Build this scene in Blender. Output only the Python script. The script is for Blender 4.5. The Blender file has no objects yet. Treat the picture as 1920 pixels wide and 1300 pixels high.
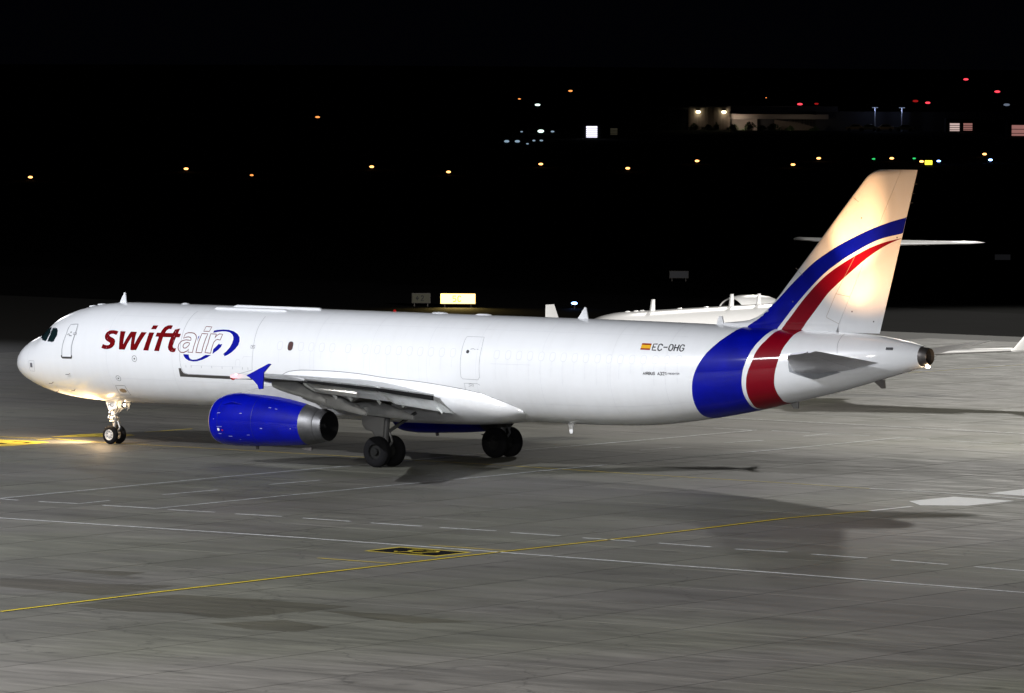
import bpy, bmesh, math, random, json
from mathutils import Vector, Matrix
from mathutils.geometry import tessellate_polygon
random.seed(7)
scene = bpy.context.scene
R = math.radians

# ------------------------------------------------------------------ camera
CAM = Vector((172.088, -196.556, 16.1045))
YAW, PITCH, ROLL, FPX = -0.6415423, -0.0467420, 0.0053261, 11861.194
fw = Vector((math.sin(YAW)*math.cos(PITCH), math.cos(YAW)*math.cos(PITCH), math.sin(PITCH)))
rt = Vector((math.cos(YAW), -math.sin(YAW), 0)); upv = rt.cross(fw)
r2 = rt*math.cos(ROLL)+upv*math.sin(ROLL); u2 = -rt*math.sin(ROLL)+upv*math.cos(ROLL)
cd = bpy.data.cameras.new("camera"); cam = bpy.data.objects.new("camera", cd)
scene.collection.objects.link(cam); scene.camera = cam
cd.sensor_width = 36; cd.lens = FPX*36/1920; cd.clip_start = 1; cd.clip_end = 9000
M = Matrix((r2, u2, -fw)).transposed().to_4x4(); M.translation = CAM; cam.matrix_world = M

# ------------------------------------------------------------------ night sky, exposure
world = bpy.data.worlds.new("World"); scene.world = world; world.use_nodes = True
bg = world.node_tree.nodes["Background"]; bg.inputs[0].default_value = (0.20, 0.22, 0.42, 1); bg.inputs[1].default_value = 0.0022
scene.view_settings.view_transform = 'Standard'; scene.view_settings.look = 'None'
scene.view_settings.exposure = 0; scene.view_settings.gamma = 1
scene.view_settings.use_curve_mapping = False

# ------------------------------------------------------------------ floodlights of the apron (masts outside the frame)
def aim(o, target):
    o.rotation_euler = (Vector(target)-o.location).to_track_quat('-Z', 'Y').to_euler()
def spot(name, loc, target, power, col, cone=60, blend=.5, rad=.5, parent=None):
    l = bpy.data.lights.new(name, 'SPOT'); l.energy = power; l.color = col; l.spot_size = R(cone); l.spot_blend = blend
    l.shadow_soft_size = rad
    o = bpy.data.objects.new(name, l); scene.collection.objects.link(o); o.location = loc; aim(o, target)
    if parent: o.parent = parent
    return o
def point(name, loc, power, col, rad=.05, parent=None):
    l = bpy.data.lights.new(name, 'POINT'); l.energy = power; l.color = col; l.shadow_soft_size = rad
    o = bpy.data.objects.new(name, l); scene.collection.objects.link(o); o.location = loc
    if parent: o.parent = parent
    return o
COOL = (0.93, 0.95, 1.0); NEUT = (1.0, 0.97, 0.90); WARM = (1.0, .55, .25)
def cutoff(name, loc, target, power, col, down=80, half=61, blend=.15, rad=.5):
    '''wide floodlight whose beam is cut off above: tilted well down towards the target's azimuth'''
    o = spot(name, loc, target, power, col, half*2, blend, rad)
    d = Vector(target)-Vector(loc); d.z = 0; d.normalize(); d = d*math.cos(R(down))+Vector((0, 0, -math.sin(R(down))))
    o.rotation_euler = d.to_track_quat('-Z', 'Y').to_euler(); return o
cutoff('floodlight', (-6, -100, 54), (24, 0, 4), 560000, COOL, 82, 60, .10, .5)
cutoff('floodlight', (150, -150, 19), (24, 0, 0), 160000, COOL, 67.2, 64, .045, .7)
cutoff('floodlight', (14, -138, 27), (30, 0, 4), 110000, NEUT, 72.3, 64, .06, .5)
cutoff('floodlight', (92, -104, 26), (50, 0, 4), 80000, NEUT, 70, 63, .08, .5)
cutoff('floodlight', (-88, 222, 72), (60, 0, 4), 210000, NEUT, 26.5, 14, .35, 2.6)
spot('floodlight', (84, 22, 30), (10, 46, 0), 430000, NEUT, 60, .8, .7)
spot('floodlight', (-112, 100, 30), (-8, 16, 0), 45000, COOL, 30, .9, 1.0)

# ------------------------------------------------------------------ helpers
col = scene.collection
def tag(o, label=None, cat=None, group=None, kind=None):
    for k, v in (('label', label), ('category', cat), ('group', group), ('kind', kind)):
        if v: o[k] = v
    return o
def empty(name, loc=(0, 0, 0), rz=0, **kw):
    o = bpy.data.objects.new(name, None); col.objects.link(o); o.location = loc; o.rotation_euler = (0, 0, rz)
    o.empty_display_size = .3
    return tag(o, **kw)
def mesh(name, verts, faces, mat, parent=None, smooth=False, fm=None):
    me = bpy.data.meshes.new(name); me.from_pydata([tuple(v) for v in verts], [], faces)
    for m in (mat if isinstance(mat, (list, tuple)) else [mat]): me.materials.append(m)
    if fm: me.polygons.foreach_set('material_index', fm)
    if smooth: me.polygons.foreach_set('use_smooth', [True]*len(me.polygons))
    me.update(); o = bpy.data.objects.new(name, me); col.objects.link(o)
    if parent: o.parent = parent
    return o
def fixn(o):
    bm = bmesh.new(); bm.from_mesh(o.data); bmesh.ops.recalc_face_normals(bm, faces=bm.faces); bm.to_mesh(o.data); bm.free(); return o
class MB:
    def __init__(s): s.v = []; s.f = []
    def add(s, v, f):
        n = len(s.v); s.v += [tuple(a) for a in v]; s.f += [tuple(n+i for i in q) for q in f]; return s
    def box(s, c, d, m=None):
        x, y, z = d[0]/2, d[1]/2, d[2]/2
        v = [Vector((a*x, b*y, e*z)) for a in (-1, 1) for b in (-1, 1) for e in (-1, 1)]
        if m: v = [m @ a for a in v]
        v = [a+Vector(c) for a in v]
        return s.add(v, [(0, 1, 3, 2), (4, 6, 7, 5), (0, 4, 5, 1), (2, 3, 7, 6), (0, 2, 6, 4), (1, 5, 7, 3)])
    def tube(s, a, b, r0, r1=None, n=12, cap=True):
        a, b = Vector(a), Vector(b); r1 = r0 if r1 is None else r1
        d = (b-a).normalized(); u = d.orthogonal().normalized(); w = d.cross(u)
        v = []
        for p, r in ((a, r0), (b, r1)):
            v += [p+(u*math.cos(2*math.pi*i/n)+w*math.sin(2*math.pi*i/n))*r for i in range(n)]
        f = [(i, (i+1) % n, n+(i+1) % n, n+i) for i in range(n)]
        if cap: f += [tuple(range(n))[::-1], tuple(range(n, 2*n))]
        return s.add(v, f)
    def rev(s, c, ax, prof, n=32):           # revolve (dist along axis, radius)
        c = Vector(c); ax = Vector(ax).normalized(); u = ax.orthogonal().normalized(); w = ax.cross(u)
        v = []
        for t, r in prof: v += [c+ax*t+(u*math.cos(2*math.pi*i/n)+w*math.sin(2*math.pi*i/n))*r for i in range(n)]
        f = [(k*n+i, k*n+(i+1) % n, (k+1)*n+(i+1) % n, (k+1)*n+i) for k in range(len(prof)-1) for i in range(n)]
        return s.add(v, f)
    def loft(s, rings, cap=True):
        n = len(rings[0]); v = [p for r in rings for p in r]
        f = [(k*n+i, k*n+(i+1) % n, (k+1)*n+(i+1) % n, (k+1)*n+i) for k in range(len(rings)-1) for i in range(n)]
        if cap: f += [tuple(range(n))[::-1], tuple(range((len(rings)-1)*n, len(rings)*n))]
        return s.add(v, f)
    def prism(s, poly, y0, y1):               # (x,z) outline between two y
        n = len(poly); v = [(x, y0, z) for x, z in poly]+[(x, y1, z) for x, z in poly]
        f = [(i, (i+1) % n, n+(i+1) % n, n+i) for i in range(n)]+[tuple(range(n))[::-1], tuple(range(n, 2*n))]
        return s.add(v, f)
    def build(s, name, mat, parent=None, smooth=False, bevel=0, under=None):
        o = fixn(mesh(name, s.v, s.f, mat, parent, smooth))
        if under:                              # lower skin takes a darker grey: shade put into its colour
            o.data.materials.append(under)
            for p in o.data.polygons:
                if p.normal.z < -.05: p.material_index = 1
        if bevel:
            b = o.modifiers.new('bevel', 'BEVEL'); b.width = bevel; b.segments = 2; b.limit_method = 'ANGLE'
        if smooth:
            bm = bmesh.new(); bm.from_mesh(o.data)
            for e in bm.edges:
                if len(e.link_faces) == 2 and e.calc_face_angle(0) > R(38): e.smooth = False
            bm.to_mesh(o.data); bm.free()
        return o
def sphere_rings(c, rx, ry, rz, n=12, m=8):
    rings = []
    for k in range(1, m):
        t = math.pi*k/m
        rings.append([(c[0]+rx*math.sin(t)*math.cos(2*math.pi*i/n), c[1]+ry*math.sin(t)*math.sin(2*math.pi*i/n), c[2]+rz*math.cos(t)) for i in range(n)])
    return rings

# ------------------------------------------------------------------ materials
def mat(name, colr, rough=.5, metal=0, coat=0, emit=None, es=0, spec=.5, noise=0, nscale=3, bump=0, bscale=40):
    m = bpy.data.materials.new(name); m.use_nodes = True; nt = m.node_tree; b = nt.nodes['Principled BSDF']
    b.inputs['Base Color'].default_value = (*colr, 1); b.inputs['Roughness'].default_value = rough; b.inputs['Metallic'].default_value = metal
    b.inputs['Coat Weight'].default_value = coat; b.inputs['Coat Roughness'].default_value = .06; b.inputs['Specular IOR Level'].default_value = spec
    if emit: b.inputs['Emission Color'].default_value = (*emit, 1); b.inputs['Emission Strength'].default_value = es
    tc = nt.nodes.new('ShaderNodeTexCoord')
    if noise:
        n = nt.nodes.new('ShaderNodeTexNoise'); n.inputs['Scale'].default_value = nscale; n.inputs['Detail'].default_value = 6
        nt.links.new(tc.outputs['Object'], n.inputs['Vector'])
        mr = nt.nodes.new('ShaderNodeMapRange'); mr.inputs['From Min'].default_value = .3; mr.inputs['From Max'].default_value = .7
        mr.inputs['To Min'].default_value = 1-noise; mr.inputs['To Max'].default_value = 1+noise*.3
        nt.links.new(n.outputs['Fac'], mr.inputs['Value'])
        mx = nt.nodes.new('ShaderNodeMix'); mx.data_type = 'RGBA'; mx.blend_type = 'MULTIPLY'; mx.inputs[0].default_value = 1
        mx.inputs[6].default_value = (*colr, 1); nt.links.new(mr.outputs[0], mx.inputs[7]); nt.links.new(mx.outputs[2], b.inputs['Base Color'])
    if bump:
        n = nt.nodes.new('ShaderNodeTexNoise'); n.inputs['Scale'].default_value = bscale; n.inputs['Detail'].default_value = 4
        nt.links.new(tc.outputs['Object'], n.inputs['Vector'])
        bp = nt.nodes.new('ShaderNodeBump'); bp.inputs['Strength'].default_value = bump; bp.inputs['Distance'].default_value = .02
        nt.links.new(n.outputs['Fac'], bp.inputs['Height']); nt.links.new(bp.outputs[0], b.inputs['Normal'])
    return m
def white_paint(name, base, streak=.10):
    """white aircraft paint: faint skin panels waviness, rain streaks running down, belly grime"""
    m = mat(name, base, .28, 0, .55); nt = m.node_tree; b = nt.nodes['Principled BSDF']; L = nt.links
    tc = nt.nodes.new('ShaderNodeTexCoord'); mp = nt.nodes.new('ShaderNodeMapping'); mp.inputs['Scale'].default_value = (1.7, .35, .16)
    L.new(tc.outputs['Object'], mp.inputs[0]); n = nt.nodes.new('ShaderNodeTexNoise'); n.inputs['Scale'].default_value = 1.6; n.inputs['Detail'].default_value = 7; n.inputs['Roughness'].default_value = .6
    L.new(mp.outputs[0], n.inputs[0])
    r = nt.nodes.new('ShaderNodeMapRange'); r.inputs['From Min'].default_value = .45; r.inputs['From Max'].default_value = .75; L.new(n.outputs['Fac'], r.inputs['Value'])
    sx = nt.nodes.new('ShaderNodeSeparateXYZ'); L.new(tc.outputs['Object'], sx.inputs[0])
    gz = nt.nodes.new('ShaderNodeMapRange'); gz.inputs['From Min'].default_value = 3.4; gz.inputs['From Max'].default_value = 1.7; L.new(sx.outputs['Z'], gz.inputs['Value'])
    n2 = nt.nodes.new('ShaderNodeTexNoise'); n2.inputs['Scale'].default_value = .9; n2.inputs['Detail'].default_value = 5; L.new(tc.outputs['Object'], n2.inputs[0])
    g2 = nt.nodes.new('ShaderNodeMath'); g2.operation = 'MULTIPLY'; L.new(gz.outputs[0], g2.inputs[0]); L.new(n2.outputs['Fac'], g2.inputs[1])
    a1 = nt.nodes.new('ShaderNodeMath'); a1.operation = 'MULTIPLY_ADD'; L.new(r.outputs[0], a1.inputs[0]); a1.inputs[1].default_value = streak; 
    g3 = nt.nodes.new('ShaderNodeMath'); g3.operation = 'MULTIPLY'; g3.inputs[1].default_value = .42; L.new(g2.outputs[0], g3.inputs[0]); L.new(g3.outputs[0], a1.inputs[2])
    mx = nt.nodes.new('ShaderNodeMix'); mx.data_type = 'RGBA'; L.new(a1.outputs[0], mx.inputs[0]); mx.inputs[6].default_value = (*base, 1); mx.inputs[7].default_value = (.33, .29, .22, 1)
    L.new(mx.outputs[2], b.inputs['Base Color'])
    nb = nt.nodes.new('ShaderNodeTexNoise'); nb.inputs['Scale'].default_value = 1.3; nb.inputs['Detail'].default_value = 3; L.new(tc.outputs['Object'], nb.inputs[0])
    bp = nt.nodes.new('ShaderNodeBump'); bp.inputs['Strength'].default_value = .25; bp.inputs['Distance'].default_value = .03
    L.new(nb.outputs['Fac'], bp.inputs['Height']); L.new(bp.outputs[0], b.inputs['Coat Normal'])
    return m
WHITE = white_paint('white_paint', (.80, .815, .84), .05)
JETW = white_paint('jet_white', (.80, .80, .82), .03)
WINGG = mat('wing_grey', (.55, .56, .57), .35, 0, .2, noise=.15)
STABG = mat('stabilizer_grey', (.70, .70, .78), .35, 0, .3, noise=.12)
FAIRG = mat('fairing_grey', (.30, .30, .295), .45, 0, .1, noise=.15)
FLAPG = mat('flap_light_grey', (.60, .62, .60), .4, 0, .1, noise=.15)
UNDER = mat('wing_underside_shade', (.07, .07, .068), .6, 0, .0, noise=.2)  # dark tone paints in the shade under wing and flaps
BLUE = mat('livery_blue', (.000, .003, .30), .5, 0, .5, spec=.08, noise=.22, nscale=1.6)
RED = mat('livery_red', (.20, .000, .008), .5, 0, .5, spec=.08, noise=.05)
DRED = mat('title_dark_red', (.135, .000, .002), .6, spec=.05)
BLACK = mat('marking_black', (.012, .012, .015), .5)
GREYM = mat('marking_grey', (.12, .12, .14), .5)
SEAM = mat('panel_seam', (.33, .34, .37), .6)
STREAK = mat('rain_streak_grey', (.755, .77, .80), .35, 0, .4)
PLAC = mat('cowl_placard_blue', (.22, .24, .55), .5)
SEAMF = mat('fin_seam_brown', (.30, .24, .20), .6)
SEAML = mat('panel_seam_light', (.62, .63, .67), .6)
YEL = mat('flag_yellow', (.75, .40, .01), .4); FRED = mat('flag_red', (.25, .0, .0), .4)
NOZ = mat('nozzle_metal', (.13, .13, .135), .5, .85, noise=.25)
METAL = mat('bare_metal', (.55, .55, .56), .28, 1, noise=.15)
DMETAL = mat('dark_metal', (.13, .12, .115), .45, .8, noise=.2)
STEEL = mat('gear_steel', (.36, .36, .37), .4, .4, noise=.2); LEGM = mat('main_leg_grey', (.12, .12, .12), .5, .2, noise=.2); RIMD = mat('rim_shaded', (.012, .012, .012), .9, spec=.1)  # main leg and sooty-dark rims: shade under the wing put into the colour
GEARG = mat('gear_door_grey', (.12, .12, .12), .45)
RUB = mat('tyre_rubber', (.006, .006, .007), .9, spec=.12, bump=.2, bscale=30)
RIM = mat('wheel_rim', (.62, .60, .58), .4, .3)
DARK = mat('dark_opening', (.006, .006, .007), .7)
GLASS = mat('cockpit_glass', (.006, .016, .018), .08, 0, .5)
BLIND = mat('red_window_blind', (.05, .006, .004), .6)
SILL = mat('scuff_plate_grey', (.10, .095, .09), .4, .5)
PLATE = mat('tail_plate_grey', (.36, .38, .41), .32, .5, noise=.15)
PYL = mat('pylon_grey', (.36, .36, .37), .4, 0, .2, noise=.12)
def emis(name, c, s):
    m = bpy.data.materials.new(name); m.use_nodes = True; nt = m.node_tree; nt.nodes.clear()
    o = nt.nodes.new('ShaderNodeOutputMaterial'); e = nt.nodes.new('ShaderNodeEmission'); e.inputs[0].default_value = (*c, 1); e.inputs[1].default_value = s
    nt.links.new(e.outputs[0], o.inputs[0]); return m
E_WARM = emis('lamp_warm', (1, .78, .5), 60); E_RED = emis('lamp_red', (1, .03, .06), 14); E_REDH = emis('lamp_red_hot', (1, .35, .38), 22)
E_AMB = emis('lamp_amber', (1, .42, .12), 4.5); E_AMBD = emis('lamp_amber_dim', (1, .33, .08), 1.6); E_GRN = emis('lamp_green', (.05, 1, .25), .8)
E_BLU = emis('lamp_blue_white', (.22, .42, 1), 9); E_COOL = emis('lamp_cool_white', (.55, .80, 1), .45); E_COOLH = emis('lamp_cool_hot', (.75, 1, .9), 2)
E_YBOX = emis('lamp_yellow_sign', (1, .85, .05), 2.2); E_SIGN = emis('sign_face_lit', (1, .66, .20), 4.2); E_WIN = emis('window_bright', (.85, .83, 1), 1.7)
E_WINP = emis('window_pink', (1, .74, .68), .6); E_WINR = emis('window_reddish', (1, .45, .40), .3); E_WALL = emis('wall_lamp', (1, .88, .55), 12)
E_RDIM = emis('lamp_red_dim', (1, .03, .03), .3); E_RFAR = emis('lamp_red_far', (1, .06, .09), 1.6)

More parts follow.
